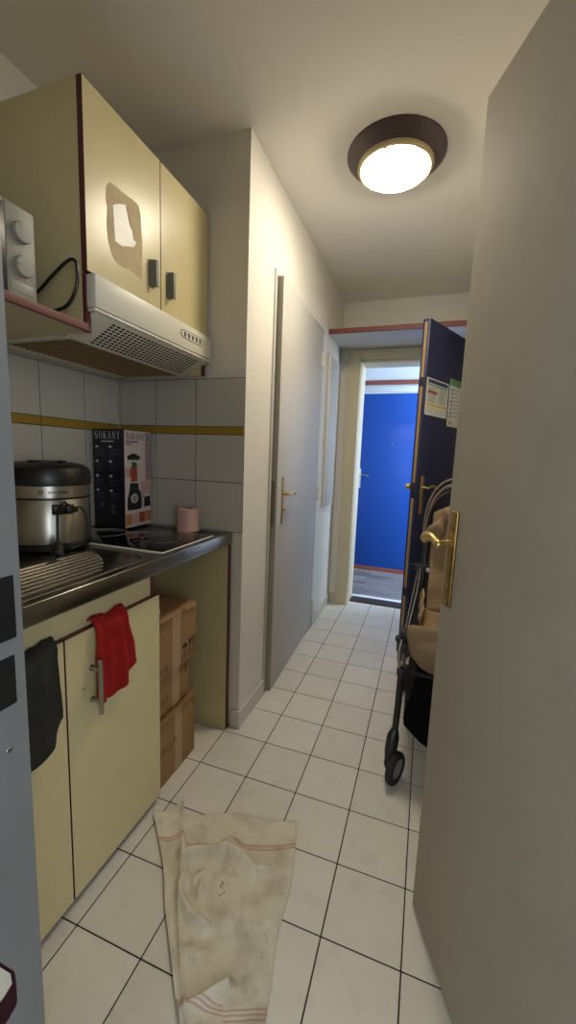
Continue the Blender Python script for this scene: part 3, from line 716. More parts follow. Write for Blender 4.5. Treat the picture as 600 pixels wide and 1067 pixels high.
# hob
hb2 = thing('hob', 'black glass electric hob set in the steel worktop', 'hob', (-1.04, 1.23, ZT))
hx0, hx1, hy0_, hy1_ = -1.305, -.787, 1.068, 1.392
B(hx0, hx1, hy0_, hy1_, ZT-.002, ZT+.0045, .002).build('trim_frame', M['white_pl'], hb2, label='pale metal trim')
B(hx0+.006, hx1-.006, hy0_+.006, hy1_-.006, ZT+.004, ZT+.007, .0012).build('glass_plate', M['glass_hob'], hb2)
for x, r in ((-1.18, .085), (-.92, .072)):
    q = MB(); q.tube([(x+r*math.cos(k*PI/24), 1.23+r*math.sin(k*PI/24), ZT+.007) for k in range(48)], .0006, 5, closed=True); q.build('cooking_zone', M['p_grey'], hb2)

# ------------------------------------------------------------------ blender carton
def brand(W, H):
    """the word on the carton in high-contrast serif capitals, centred, W wide and H tall"""
    q = MB(); n = 6; cw = W/n; t, h = .19, .055; D = .0003
    def bar(x0, y0, x1, y1, w, k):      # a stroke from (x0,y0) to (x1,y1), w wide measured along x, in a unit letter cell
        q.prism([((k+.5-3)*cw+(x-.5)*cw*.84, (y-.5)*H, 0) for x, y in ((x0-w/2, y0), (x0+w/2, y0), (x1+w/2, y1), (x1-w/2, y1))], (0, 0, D))
    def rect(x0, x1, y0, y1, k): q.prism([((k+.5-3)*cw+(x-.5)*cw*.84, (y-.5)*H, 0) for x, y in ((x0, y0), (x1, y0), (x1, y1), (x0, y1))], (0, 0, D))
    def serif(x, y, k, w=.36): rect(x-w/2, x+w/2, y-h/2 if 0 < y < 1 else (y if y == 0 else y-h), y+h if y == 0 else y, k)
    S = [(.80, .78), (.72, .93), (.5, .985), (.28, .92), (.22, .76), (.36, .60), (.62, .46), (.78, .30), (.72, .10), (.5, .02), (.26, .07), (.18, .24)]
    P = catmull([(a, b, 0) for a, b in S], 4); wd = lambda i: .035+.075*math.sin(PI*i/(len(P)-1))**2
    for i in range(len(P)-1):
        a, b = P[i], P[i+1]; d = (b-a).normalized(); nrm = Vector((-d.y, d.x, 0)); w0, w1 = wd(i), wd(i+1)
        q.prism([((.5-3)*cw+(p.x-.5)*cw*.84, (p.y-.5)*H, 0) for p in (a+nrm*w0, a-nrm*w0, b-nrm*w1, b+nrm*w1)], (0, 0, D))
    N = 32
    for i in range(N):
        f = lambda j, r1, r2: ((1.5-3)*cw+(r1*math.cos(2*PI*j/N))*cw*.84, r2*math.sin(2*PI*j/N)*H, 0)
        q.prism([f(i, .46, .5), f(i+1, .46, .5), f(i+1, .28, .45), f(i, .28, .45)], (0, 0, D))
    bar(.24, 0, .24, 1, t, 2); serif(.24, 0, 2); serif(.24, 1, 2); bar(.32, .45, .74, 1, .07, 2); bar(.80, 0, .48, .62, t, 2); serif(.80, 0, 2); serif(.74, 1, 2)
    bar(.16, 0, .48, 1, .06, 3); bar(.80, 0, .50, 1, t, 3); rect(.28, .68, .30, .30+h, 3); serif(.16, 0, 3, .26); serif(.80, 0, 3)
    bar(.20, 0, .20, 1, .06, 4); bar(.80, 0, .24, 1, t, 4); bar(.80, 0, .80, 1, .06, 4); serif(.20, 0, 4, .28); serif(.16, 1, 4, .28); serif(.80, 1, 4, .28)
    bar(.5, 0, .5, .48, t, 5); bar(.5, .44, .20, 1, t, 5); bar(.5, .44, .82, 1, .06, 5); serif(.5, 0, 5); serif(.2, 1, 5); serif(.82, 1, 5, .28)
    me = bpy.data.meshes.new('t'); q.bm.to_mesh(me); q.bm.free(); return me
bx0, bx1, by0, by1, bz0, bz1 = -1.322, -1.164, 1.327, 1.492, ZT+.0075, 1.306
bc_ = thing('appliance_carton', 'tall dark blender carton with printed pictures on the hob', 'box', (bx0, by0, bz0))
B(bx0, bx1, by0, by1, bz0, bz1, .0012).build('carton_body', M['navy'], bc_)
# right-hand face (towards the corridor)
fp = B(bx1, bx1+.0006, by0+.001, by1-.001, bz0+.001, bz1-.002).build('front_print', M['pale'], bc_, label='pale pink front with blender picture')
def R(mb, u0, u1, v0, v1, lay=1): mb.box(bx1+.0005, bx1+.0006+.0003*lay, by0+(by1-by0)*u0, by0+(by1-by0)*u1, bz1-(bz1-bz0)*v1, bz1-(bz1-bz0)*v0); return mb
def RP(mb, pts, lay=1):
    mb.prism([(bx1+.0005, by0+(by1-by0)*u, bz1-(bz1-bz0)*v) for u, v in pts], (.0001+.0003*lay, 0, 0)); return mb
def flat(name, mb, mtl): mb.build(name, mtl, fp)
flat('tint_block', R(MB(), .6, .99, .53, .70), M['pale2']); flat('tint_block', R(MB(), .01, .22, .38, .48), M['pale2'])
flat('side_strip', R(MB(), .78, .99, .02, .52), M['lilac'])
tm = MB(); tm.mesh(brand(.112, .0255), frame((bx1+.0008, by0+.40*(by1-by0), bz1-.062*(bz1-bz0)), (0, 1, 0), (0, 0, 1))); tm.build('brand_lettering', M['blackm'], fp)
flat('print_lines', R(R(MB(), .06, .5, .112, .124), .06, .26, .138, .150), M['txt_dim'])
flat('jar_lid', RP(MB(), [(.10, .268), (.14, .255), (.20, .252), (.24, .238), (.42, .238), (.46, .252), (.54, .256), (.56, .268), (.56, .295), (.52, .30), (.14, .30), (.10, .293)], 2), M['black'])
flat('jar', RP(MB(), [(.17, .30), (.51, .30), (.49, .535), (.20, .535)], 1), M['txt'])
flat('jar_fruit', RP(MB(), [(.24, .36), (.45, .35), (.46, .52), (.22, .53)], 2), M['fruit_r'])
flat('jar_leaf', RP(MB(), [(.26, .32), (.44, .33), (.40, .39), (.28, .38)], 3), M['fruit_g'])
flat('motor_base', RP(MB(), [(.19, .54), (.49, .54), (.50, .60), (.58, .64), (.62, .72), (.62, .80), (.56, .82), (.12, .82), (.08, .80), (.09, .70), (.16, .62)], 2), M['black'])
cc = [(.34+.13*math.cos(k*PI/12), .70+.048*math.sin(k*PI/12)) for k in range(24)]
flat('dial', RP(MB(), cc, 3), M['txt'])
cc = [(.34+.09*math.cos(k*PI/12), .70+.034*math.sin(k*PI/12)) for k in range(24)]
flat('dial_ring', RP(MB(), cc, 4), M['p_grey'])
flat('small_cup', RP(MB(), [(.72, .695), (.95, .69), (.97, .80), (.70, .805)], 2), M['black'])
flat('small_cup_lid', RP(MB(), [(.74, .66), (.92, .655), (.94, .69), (.72, .695)], 2), M['txt'])
flat('fruit_picture', R(MB(), .02, .24, .86, .975, 2), M['fruit_o']); flat('fruit_picture', R(MB(), .77, .98, .85, .96, 2), M['fruit_o']); flat('fruit_picture', R(MB(), .51, .74, .855, .965, 2), M['fruit_r']); flat('fruit_picture', R(MB(), .27, .48, .86, .97, 2), M['pale2'])
fd = MB()
for k in range(7):
    cc = [(.885+.055*math.cos(j*PI/8), .10+k*.066+.02*math.sin(j*PI/8)) for j in range(16)]; RP(fd, cc, 2)
flat('flag_dots', fd, M['p_red'])
fd = MB()
for k in range(7): R(fd, .85, .92, .095+k*.066, .112+k*.066, 3)
flat('flag_bands', fd, M['txt'])
# near face (towards the camera)
nf = B(bx0+.001, bx1-.001, by0-.0005, by0, bz0+.001, bz1-.002).build('side_print', M['navy'], bc_)
tm = MB(); tm.mesh(brand(.136, .030), frame((bx0+.47*(bx1-bx0), by0-.0008, bz1-.060*(bz1-bz0)), (1, 0, 0), (0, 0, 1))); tm.build('brand_lettering', M['txt'], nf)
def Lf(mb, u0, u1, v0, v1): mb.box(bx0+(bx1-bx0)*u0, bx0+(bx1-bx0)*u1, by0-.0009, by0-.0004, bz1-(bz1-bz0)*v1, bz1-(bz1-bz0)*v0); return mb
a = Lf(MB(), .28, .68, .116, .128); ti = MB()
for col_ in (.08, .52):
    for r in range(4):
        v = .165+r*.148; Lf(a, col_, col_+.09, v, v+.022)
        for j in range(6): Lf(ti, col_, col_+.30-.06*((j*7+r) % 3), v+.034+j*.0135, v+.039+j*.0135)
for u, v in ((.18, .75), (.55, .77), (.55, .82)): Lf(ti, u, u+.13, v, v+.04)
a.build('print_headings', M['txt'], nf); ti.build('print_lines', M['txt_dim'], nf)

# ------------------------------------------------------------------ rice cooker
rc = thing('multicooker', 'round steel cooker with black lid and loose plug on the drainer', 'cooker', (-1.2, 1.0, ZT+.003))
cc = (-1.2, 1.0, ZT+.003); RR = .131
MB().lathe([(RR-.004, 0), (RR-.001, .004), (RR-.001, .020), (RR-.004, .023)], cc, 72).build('base_ring', M['black'], rc)
MB().lathe([(RR-.004, .022), (RR, .025), (RR, .163), (RR-.001, .1645)], cc, 72).build('steel_body', M['steel_body'], rc)
MB().lathe([(RR-.002, .164), (RR+.0012, .165), (RR+.0012, .1695), (RR-.002, .1705)], cc, 72).build('black_band', M['black'], rc)
MB().lathe([(RR-.002, .170), (RR, .171), (RR, .207), (RR-.003, .208)], cc, 72).build('steel_collar', M['steel_body'], rc)
MB().lathe([(RR-.004, .207), (RR+.003, .208), (RR+.004, .216), (RR+.003, .245), (RR-.004, .262), (RR-.022, .273), (RR-.045, .278), (RR-.048, .275), (.03, .276), (0, .277)], cc, 72).build('lid', M['black'], rc)
q = MB(); q.box(-1.228, -1.172, .955, 1.045, cc[2]+.274, cc[2]+.284, .004, 3); q.lathe([(.012, .27), (.012, .285), (0, .286)], (cc[0]+.04, cc[1]+.03, cc[2]), 20); q.build('lid_latch', M['blackm'], rc)
def on_body(ang, z, out=0): a = math.radians(ang); return Vector((cc[0]+(RR+out)*math.cos(a), cc[1]+(RR+out)*math.sin(a), cc[2]+z))
# socket on the side, seen right of centre
sa = -20
an = math.radians(sa); mS = frame(on_body(sa, .135, -.008), (-math.sin(an), math.cos(an), 0), (0, 0, 1))
q = MB(); q.box(-.034, .030, -.016, .016, 0, .018, .005, m=mS); q.box(.0, .034, -.010, .010, .016, .034, .004, m=mS); q.build('cord_socket', M['black'], rc)
q = MB(); q.mesh(text_mesh('moulinex', .0155, .0003), frame(on_body(-26, .189, .0012), (-math.sin(math.radians(-26)), math.cos(math.radians(-26)), 0), (0, 0, 1)))
mL = frame(on_body(-47, .189, .0006), (-math.sin(math.radians(-47)), math.cos(math.radians(-47)), 0), (0, 0, 1))
q.tube([mL @ Vector((.0055*math.cos(k*PI/8), .0055*math.sin(k*PI/8), 0)) for k in range(16)], .0014, 6, closed=True)
q.build('logo', M['blackm'], rc)
# cord: from the socket up, around, down to the plug hanging in front, and a loop behind
s0 = mS @ Vector((.02, 0, .032))
cp = [s0, mS @ Vector((.012, .012, .046)), mS @ Vector((-.006, .020, .048)), (-1.01, .895, 1.064), (-1.02, .885, 1.035), (-1.022, .882, 1.0), (-1.018, .878, .965), (-1.014, .874, .948)]
MB().tube(catmull(cp, 6), .0035, 10).build('power_cord', M['black'], rc)
cp = [mS @ Vector(v) for v in ((.030, .005, .028), (.046, .002, .03), (.056, -.03, .034), (.052, -.08, .038), (.038, -.112, .036), (.022, -.122, .03), (.004, -.124, .034))]
MB().tube(catmull(cp, 6), .0035, 10).build('power_cord', M['black'], rc)
pq = Vector((-1.013, .873, .950))
q = MB(); q.tube([pq, pq+Vector((.003, -.002, -.022))], [.0075, .0115], 14); q.tube([pq+Vector((.003, -.002, -.018)), pq+Vector((.009, -.012, -.040))], [.017, .0185], 20); q.ball(pq+Vector((.003, -.003, -.016)), (.0155, .0155, .011), 16); q.tube([pq+Vector((.009, -.012, -.040)), pq+Vector((.010, -.014, -.043))], [.0185, .015], 20)
q.build('plug', M['black'], rc)
q = MB()
for dx in (-.009, .009): q.tube([pq+Vector((dx+.010, -.013+dx*.3, -.042)), pq+Vector((dx+.014, -.020+dx*.3, -.050))], .0023, 8)
q.build('plug_pins', M['nickel'], rc)

# ------------------------------------------------------------------ toilet roll
tr = thing('paper_roll', 'pale pink paper roll standing at the far end of the worktop', 'paper roll', (-.940, 1.446, ZT+.001))
c_ = (-.940, 1.446, ZT+.001)
MB().lathe([(.021, 0), (.044, 0), (.0458, .002), (.0458, .096), (.044, .098), (.022, .098), (.021, .096), (.021, 0)], c_, 48).build('paper', M['pink'], tr)
MB().lathe([(.0195, .001), (.0209, .001), (.0209, .0965), (.0195, .0965), (.0195, .001)], c_, 32).build('core', M['core'], tr)

# ------------------------------------------------------------------ cloths on the lower doors
def hung_cloth(name, label, y0, y1, ztop, zbot, mtl, seed, backlen, fold, xs, skew=0, bot=None, gather=1.0, thick=.004):
    """cloth folded over the top edge of a cabinet door; u across, v from the back hem over the edge to the front hem"""
    Lf_, Lb = ztop-zbot, backlen; T = Lf_+Lb
    def fn(u, v):
        s = v*T - Lb                      # <0 behind the door, >0 in front
        fr = max(0, min(1, s/Lf_))
        w = gather+(1-gather)*min(1, fr*1.3)
        y = (y0+y1)/2 + (u-.5)*(y1-y0)*w + skew*fr
        ph = u*PI*fold+seed
        amp = .012*(.6+.4*fr)
        fx = amp*(math.sin(ph)+.5*math.sin(ph*2.1+seed*2)+1.1)*.7 + .006*noise.noise(Vector((u*5, v*5, seed)))
        if s < 0:
            z = ztop + s*.9; x = xs-.0245-.006*min(1, -s/.02)-.004*abs(math.sin(ph))
        else:
            z = ztop - s + (bot(u)*fr if bot else 0); x = xs+.004+fx*min(1, .35+s/.05)
        k = max(0, 1-abs(s)/.018)         # round over the top edge
        if k > 0:
            t = s/.018; x = (xs-.0095) + (x-(xs-.0095))*min(1, abs(t)+.0) if abs(t) < 1 else x; z = ztop+.006*(1-t*t)+ (s if s < 0 else -s)*.9
        z += .010*math.sin(ph*.7)*k*.5 + .004*noise.noise(Vector((u*7, v*9, seed+3)))
        return (x, y, z+.004)
    o = MB().grid(fn, 44, 60).build(name, mtl, smooth=180, solid=thick)
    return tag(o, label, 'cloth')
hung_cloth('tea_towel', 'bright red cloth hung over the door top beside the bar handle', .764, .918, .767, .552, M['red'], 1.3, .10, 3.4, xz, skew=.012, bot=lambda u: -.06*math.sin(PI*min(1, max(0, .95-u)))*(.55) + .035*u, gather=.76)
hung_cloth('tea_towel', 'dark charcoal cloth hung over the nearer cabinet door', .535, .676, .765, .500, M['dkcloth'], 4.1, .10, 2.2, xz, skew=.0, bot=lambda u: .055*max(0, u-.45)**1.5*3, gather=.9)

# ------------------------------------------------------------------ cardboard boxes in the open bay
def carton(label, x0, x1, y0, y1, z0, z1, rz=0):
    e = thing('cardboard_box', label, 'box', ((x0+x1)/2, (y0+y1)/2, z0), rz, group='cardboard boxes stacked under the worktop')
    hx_, hy_, h = (x1-x0)/2, (y1-y0)/2, z1-z0
    MB().box(-hx_, hx_, -hy_, hy_, 0, h, .0025, 2).build('carton', M['card'], e, local=True)
    return e, hx_, hy_, h
e, a, b, h = carton('bottom cardboard box on floor under worktop with hand-lettered front', -1.24, -.826, 1.068, 1.322, 0, .258)
MB().box(a, a+.0005, -.01, .035, 0, h-.001).build('tape', M['tape'], e, local=True)
MB().prism([(a-.01, -b+.005, h), (a+.012, -b+.01, h+.008), (a+.014, b+.004, h+.009), (a-.01, b-.002, h)], (-.002, 0, .003)).build('flap', M['card'], e, local=True)
tm = MB(); tm.mesh(text_mesh('VELLA', .042, .0003), frame((a+.0006, -.055, .135), (0, 1, .12), (0, -.12, 1))); tm.build('lettering', M['ink_f'], e, local=True)
e, a, b, h = carton('middle cardboard box of the stack under the worktop', -1.24, -.834, 1.066, 1.294, .2725, .432)
MB().box(a, a+.0005, .0, .045, 0, h-.001).build('tape', M['tape'], e, local=True)
tm = MB(); tm.mesh(text_mesh('OU', .042, .0003), frame((a+.0006, -.06, .05), (0, 1, .15), (0, -.15, 1))); tm.build('lettering', M['ink_f'], e, local=True)
MB().box(a, a+.0006, b-.03, b-.02, .10, .155).build('strap_mark', M['ink_f'], e, local=True)
e, a, b, h = carton('top cardboard box of the stack with printed handling symbols', -1.25, -.815, 1.066, 1.314, .4335, .650)
MB().box(a, a+.0005, -.035, .015, 0, h-.001).build('tape', M['tape'], e, local=True)
MB().prism([(a-.03, -b+.002, h+.001), (a+.016, -b+.004, h+.002), (a+.014, -b+.10, h-.006), (a-.03, -b+.11, h+.001)], (0, 0, .003)).build('flap', M['card'], e, local=True)
MB().prism([(a-.02, b-.09, h+.001), (a+.012, b-.085, h-.01), (a+.006, b-.01, h-.016), (a-.02, b-.004, h+.001)], (0, 0, .003)).build('flap', M['card'], e, local=True)
X = a+.0004; k = MB()
# umbrella, glass, two arrows, line below
u = [(b-.082+.019*math.cos(t*PI/10), .058+.017*math.sin(t*PI/10)) for t in range(11)]
k.prism([(X, p, q_) for p, q_ in u], (.0004, 0, 0)); k.box(X, X+.0004, b-.083, b-.081, .03, .06); k.box(X, X+.0004, b-.09, b-.081, .03, .033)
k.prism([(X, b-.056, .08), (X, b-.036, .08), (X, b-.043, .052), (X, b-.049, .052)], (.0004, 0, 0)); k.box(X, X+.0004, b-.047, b-.045, .03, .054); k.box(X, X+.0004, b-.053, b-.039, .03, .033)
for y in (b-.028, b-.012):
    k.box(X, X+.0004, y-.0018, y+.0018, .034, .075); k.prism([(X, y-.006, .072), (X, y+.006, .072), (X, y, .084)], (.0004, 0, 0))
k.box(X, X+.0004, b-.105, b-.004, .022, .0245)
k.build('handling_symbols', M['ink'], e, local=True)
k = MB(); k.box(X, X+.0004, -b+.012, -b+.03, .02, .035); k.lathe([(.010, 0), (.010, .0004), (0, .0004)], seg=20, m=frame((X, -b+.055, .03), (0, 1, 0), (0, 0, 1))); k.build('recycling_marks', M['ink_f'], e, local=True)
k = MB(); k.box(.06, .10, -.05, .05, h, h+.0004); k.build('lid_print', M['ink_f'], e, local=True)
# crumpled plastic on the top box
pb = MB(); pb.ball((0, 0, 0), 1, 22)
for v in pb.bm.verts:
    n_ = noise.noise_vector(v.co*2.3)*.55; v.co = Vector(((v.co.x+n_.x)*.024, (v.co.y+n_.y)*.016, max(-.019, (v.co.z+n_.z)*.026)))
pb.bm.transform(Matrix.Translation((-.852, 1.094, .673)))
tag(pb.build('plastic_bag', M['bag'], smooth=25), 'small crumpled white plastic on the topmost cardboard box', 'bag')

# ------------------------------------------------------------------ floorcloth on the tiles
Lp = [(-.788, 1.004), (-.71, .93), (-.641, .861), (-.575, .778), (-.512, .71), (-.451, .643), (-.405, .598), (-.345, .53)]
Rp = [(-.323, 1.159), (-.298, 1.072), (-.275, .963), (-.270, .877), (-.266, .81), (-.250, .743), (-.236, .667), (-.222, .57)]
Lc = catmull([(x, y, 0) for x, y in Lp], 8); Rc = catmull([(x, y, 0) for x, y in Rp], 8)
def samp(C, t): f = t*(len(C)-1); i = min(int(f), len(C)-2); return C[i].lerp(C[i+1], f-i)
ridges = [([(-.605, .915), (-.56, .938), (-.513, .958), (-.479, 1.012)], .030, .017), ([(-.50, .985), (-.44, .972), (-.389, .945)], .026, .018), ([(-.389, .95), (-.344, .962)], .018, .014),
          ([(-.565, .85), (-.553, .815), (-.506, .783), (-.451, .772)], .026, .013), ([(-.535, .86), (-.520, .89), (-.503, .83)], .016, .010), ([(-.50, .70), (-.46, .71), (-.42, .73)], .006, .015), ([(-.33, 1.0), (-.31, .93), (-.30, .85)], .008, .02),
          ([(-.46, .90), (-.42, .86), (-.40, .80)], .007, .03), ([(-.42, .612), (-.385, .640), (-.341, .690)], .026, .012)]
def segd(p, a, b_):
    ab = b_-a; t = max(0, min(1, (p-a).dot(ab)/ab.length_squared)); return (p-(a+ab*t)).length
def wr(p):
    z = 0
    for pts, hgt, w_ in ridges:
        P_ = [Vector((x, y, 0)) for x, y in pts]; d = min(segd(p, P_[i], P_[i+1]) for i in range(len(P_)-1))
        z = max(z, hgt*math.exp(-(d/w_)**2))
    return z + .0035*(1+noise.noise(p*14))*.8 + .002*noise.noise(p*40)
def top_edge(u):  # the wavy top hem
    return .0
def tf(u, v):
    a, c2 = samp(Lc, v), samp(Rc, v); p = a.lerp(c2, u)
    hem = (1-v)**4
    pk = .055*math.exp(-((u-.14)/.05)**2)*hem - .012*math.sin(u*9)*hem
    p = p+Vector((.25, 1, 0))*pk
    z = .004+wr(p)*min(1, 6*min(u+.03, 1-u+.03))
    # rolled fold running down the left side
    fu = .155-.10*v
    z += .010*math.exp(-((u-fu)/.022)**2) + .006*(1 if u < fu else 0)
    return (p.x, p.y, z)
def tuv(u, v):
    # printed stripes run skewed across the cloth
    off = -.03*math.sin(u*3.2) if v < .4 else (.075*(.35-u) if u < .5 else -.03)
    return (u, v+off)
fc = MB().grid(tf, 150, 190, uvfn=tuv).build('floorcloth', M['floorcloth'], smooth=180, solid=.002)
fc.modifiers['thickness'].offset = 1
tag(fc, 'crumpled off-white floorcloth with red stripes lying on the tiles', 'cloth')
# ------------------------------------------------------------------ table corner beside the jamb
tb = thing('side_table', 'white table corner with dark maroon edge in front of the doorway frame', 'table', (-.55, -.15, 0))
MB().prism([(-.88, -.45, .754), (-.2946, -.45, .754), (-.2946, .185, .754), (-.2967, .1934, .754), (-.304, .1974, .754), (-.88, .1974, .754)], (0, 0, .0193)).build('tabletop', M['table_w'], tb)
ring = [(-.2915, -.45), (-.2915, .186), (-.2945, .1955), (-.303, .2005), (-.88, .2005)]
inn = [(-.88, .1975), (-.304, .1975), (-.2965, .1935), (-.2945, .185), (-.2945, -.45)]
MB().prism([(x, y, .750) for x, y in ring+inn], (0, 0, .0235), bev=.002).build('edge_band', M['table_e'], tb, label='dark maroon edge')
for x in (-.84, -.45):
    for y in (-.40, .08): B(x-.02, x+.02, y-.02, y+.02, 0, .757, .003).build('leg', M['table_e'], tb)

# ------------------------------------------------------------------ stroller behind the white door
st = thing('stroller', 'compact black and beige folding stroller parked behind the white door', 'stroller', (.17, 1.75, 0))
SX0, SX1 = -.035, .345          # its two side frames
def sd(s): return SX0 if s < 0 else SX1
for s in (-1, 1):
    x = sd(s); k = 1 if s < 0 else -1
    # front fork and twin-look wheel
    wx = x+.002*k
    fk = MB(); fk.tube([(x-.003*k, 1.475, .205), (x-.007*k, 1.47, .175), (x-.012*k, 1.463, .125), (x-.014*k, 1.456, .075)], [.0135, .0235, .0235, .018], 14)
    fk.ball((x-.014*k, 1.452, .073), (.020, .027, .024), 18); fk.tube([(x-.014*k, 1.45, .072), (x+.012*k, 1.45, .062)], .009, 12)
    fk.box(x+.006*k, x+.012*k, 1.435, 1.478, .045, .085, .003)
    fko = fk.build('front_fork', M['frame_black'], st)
    mW = frame((x+.012*k-.002, 1.447, .062), (0, math.cos(.22), 0), (0, 0, 1)) @ Matrix.Rotation(-.42, 4, 'Y')
    wl = MB().lathe([(.040, -.013), (.055, -.013), (.0605, -.008), (.062, 0), (.0605, .008), (.055, .013), (.040, .013), (.040, -.013)], seg=40, m=mW).build('front_wheel', M['rubber'], st)
    MB().lathe([(0, -.006), (.041, -.008), (.041, .008), (0, .006)], seg=32, m=mW).build('wheel_hub', M['grey_hub'], wl)
    # rear wheel
    mW = frame((x+.01*k, 2.12, .070), (0, 1, 0), (0, 0, 1))
    wl = MB().lathe([(.045, -.012), (.064, -.012), (.070, 0), (.064, .012), (.045, .012), (.045, -.012)], seg=40, m=mW).build('rear_wheel', M['rubber'], st)
    MB().lathe([(0, -.006), (.046, -.008), (.046, .008), (0, .006)], seg=32, m=mW).build('wheel_hub', M['grey_hub'], wl)
    # legs, side struts, handle posts
    MB().tube([(x-.003*k, 1.475, .19), (x+.001*k, 1.475, .30), (x+.003*k, 1.478, .44)], .0125, 14).build('front_leg', M['frame_black'], st)
    MB().tube([(x, 2.12, .07), (x, 1.98, .22), (x+.002*k, 1.70, .47), (x, 1.56, .52)], .0095, 12).build('rear_leg', M['frame_black'], st)
    q = MB(); q.box(x-.013, x+.014, 1.462, 1.497, .425, .455, .005); q.build('leg_joint', M['blackm'], st)
    MB().tube(catmull([(x-.004*k, 1.476, .45), (x-.010*k, 1.480, .485), (x-.010*k, 1.484, .525), (x-.004*k, 1.49, .56)], 5), .0062, 12).build('chrome_link', M['nickel'], st, label='shiny silver link')
    q = MB(); q.box(x-.022, x+.016, 1.485, 1.53, .505, .545, .008); q.box(x-.012, x+.024, 1.50, 1.56, .545, .585, .009); q.ball((x-.014*k, 1.50, .555), .016, 14); q.build('folding_joint', M['blackm'], st)
    MB().tube([(x+.012*k, 1.53, .57), (x+.035*k, 1.72, .68), (x+.043*k, 1.83, .755)], .008, 12).build('side_strut', M['frame_black'], st)
    MB().tube([(x+.002*k, 1.53, .57), (x+.022*k, 1.72, .685), (x+.033*k, 1.83, .755)], .005, 12).build('side_strut', M['frame_black'], st)
    q = MB(); q.box(x+.012*k, x+.068*k, 1.82, 1.86, .742, .77, .008); q.tube([(x+.016*k, 1.825, .76), (x+.004*k, 1.82, .77)], .008, 12); q.build('strut_clip', M['blackm'], st)
    q = MB(); q.lathe([(.011, 0), (.011, .006), (.008, .009), (0, .009)], seg=20, m=frame((x+.072*k, 1.818, .752), (1, 0, 0), (0, 0, 1))); q.build('button', M['nickel'], st, label='silver button')
    MB().tube(catmull([(x+.050*k, 1.86, .60), (x+.055*k, 1.88, .74), (x+.060*k, 1.92, .88), (x+.066*k, 1.95, .95)], 5), [.016]*16, 14).build('handle_post', M['frame_black'], st)
# push bar / canopy bows
def bow(y, z0, z1, inset, r, mtl, name, lab=None, dy=0):
    xa_, xb_ = SX0+inset, SX1-inset; cx = (xa_+xb_)/2; hw = (xb_-xa_)/2
    pts = []
    for k in range(33):
        t = PI*k/32; ct, s_ = math.cos(t), math.sin(t)
        pts.append((cx-hw*math.copysign(abs(ct)**.75, ct), y+dy*s_, z0+(z1-z0)*abs(s_)**.8))
    MB().tube(pts, r, 12).build(name, mtl, st, label=lab)
bow(1.94, .93, 1.115, .062, .0125, M['frame_black'], 'push_bar')
bow(1.90, .88, 1.135, .048, .0042, M['trimfab'], 'canopy_bow', 'beige canopy piping', dy=-.03)
bow(1.93, .90, 1.155, .040, .0042, M['trimfab'], 'canopy_bow', 'beige canopy piping', dy=-.02)
# canopy cloth folded back between the bows
def canopy(u, v):
    t = PI*(.02+.96*u); ct, s_ = math.cos(t), math.sin(t); hw = .145-.012*math.sin(v*PI); 
    z0, z1 = .86, 1.10+.02*math.sin(v*PI)
    y = 1.915+.14*v+.006*math.sin(v*22)
    return (.155-hw*math.copysign(abs(ct)**.75, ct), y, z0+(z1-z0)*abs(s_)**.8+.004*math.sin(v*22+u*5))
MB().grid(canopy, 40, 24).build('canopy', M['fabric'], st, smooth=180, solid=.003)
# seat, backrest, leg rest, basket
def pad(name, fn, mtl, lab=None, nu=26, nv=26, th=.02): return MB().grid(fn, nu, nv).build(name, mtl, st, label=lab, smooth=180, solid=th)
SXa, SXb = .018, .292
def back(u, v):
    x = SXa+.03+(SXb-SXa-.06)*u; bulge = .03*math.sin(PI*u)
    y = 1.72+.20*v+bulge+.006*math.sin(v*18); z = .60+.40*v
    return (x, y, z+.004*noise.noise(Vector((u*6, v*6, 2))))
pad('backrest', back, M['fabric'])
def seat(u, v):
    x = SXa+.01+(SXb-SXa-.02)*u; y = 1.52+.22*v; return (x, y, .60-.02*math.sin(PI*u)+.01*math.sin(v*8))
pad('seat', seat, M['fabric'], th=.035)
def side(u, v, x0, k):
    y = 1.54+.20*u; z = .60+.09*v*(.5+.5*u); x = x0-k*.012*math.sin(PI*v)+.003*math.sin(u*14+v*4)
    return (x, y, z)
pad('side_flap', lambda u, v: side(u, v, SXa+.012, 1), M['fabric'], nu=16, nv=12, th=.006)
pad('side_flap', lambda u, v: side(u, v, SXb-.012, -1), M['fabric'], nu=16, nv=12, th=.006)
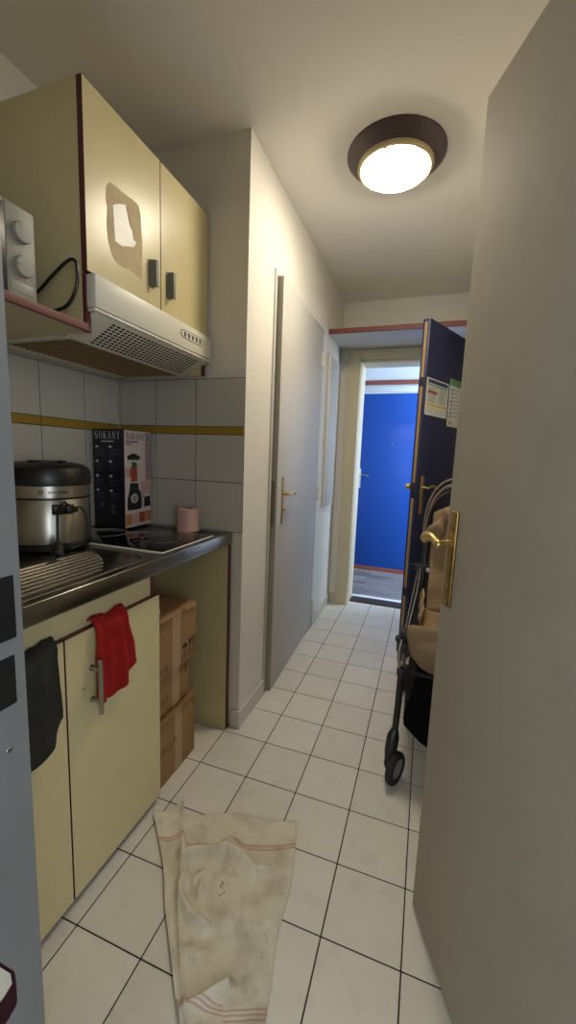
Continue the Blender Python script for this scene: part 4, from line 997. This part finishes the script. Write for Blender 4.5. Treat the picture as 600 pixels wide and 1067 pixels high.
# scooped leg rest: a fabric pouch hanging in front of the seat
def legrest(u, v):
    t = u*2-1
    half = .155*(1-.62*max(0, v-.05)**1.6); x = .145+t*half
    z = .640-.03*abs(t)**2.2-.215*v**.9+.02*v*abs(t)
    y = 1.485-.085*math.sin(PI*(.15+.85*v)*.85)*(1-.35*t*t)+.10*v*v+.05*abs(t)**3
    w_ = .005*math.sin(v*16+t*2)*(.4+abs(t))+.006*noise.noise(Vector((u*5, v*6, 5)))
    return (x, y+w_, z)
pad('leg_rest', legrest, M['fabric'], 'beige padded leg rest', 36, 36, th=.022)
q = MB(); q.tube(catmull([legrest(u, 0) for u in [k/12 for k in range(13)]], 4), .006, 10); q.build('leg_rest_piping', M['trimfab'], st)
q = MB(); q.tube([(SX0, 1.48, .440), (.02, 1.50, .430), (.29, 1.50, .430), (SX1, 1.48, .440)], .010, 12); q.build('cross_bar', M['frame_black'], st)
bp_ = [(-.128, .425), (-.150, .30), (-.163, .245), (-.160, .215), (-.10, .160), (-.04, .128), (.04, .128), (.10, .160), (.160, .215), (.163, .245), (.150, .30), (.128, .425)]
def basket(u, v):
    f = u*(len(bp_)-1); i = min(int(f), len(bp_)-2); t = f-i; a, b = bp_[i], bp_[i+1]
    return (.155+a[0]+(b[0]-a[0])*t, 1.50+.46*v, a[1]+(b[1]-a[1])*t+.006*noise.noise(Vector((u*9, v*5, 1))))
pad('basket', basket, M['mesh_black'], 'black mesh basket', 44, 20, th=.004)
for y in (1.50, 1.955): MB().prism([(.155+a, y, b) for a, b in bp_], (0, .004, 0)).build('basket_end', M['mesh_black'], st)
q = MB()
pts = []
def bunch(u, v):
    a = PI*(.04+.92*u); b = 2*PI*v
    p = Vector((.16-.105*math.cos(a), 1.84, .88+.15*math.sin(a)))
    r = .030+.012*noise.noise(Vector((u*9, math.cos(b)*1.3, math.sin(b)*1.3)))+.006*math.sin(u*34+3*math.sin(b))
    return p+Vector((-math.cos(a)*math.cos(b), math.sin(b)*1.1, math.sin(a)*math.cos(b)))*r
MB().grid(bunch, 60, 24).build('folded_hood', M['fabric'], st, label='crumpled beige hood fabric', smooth=180)
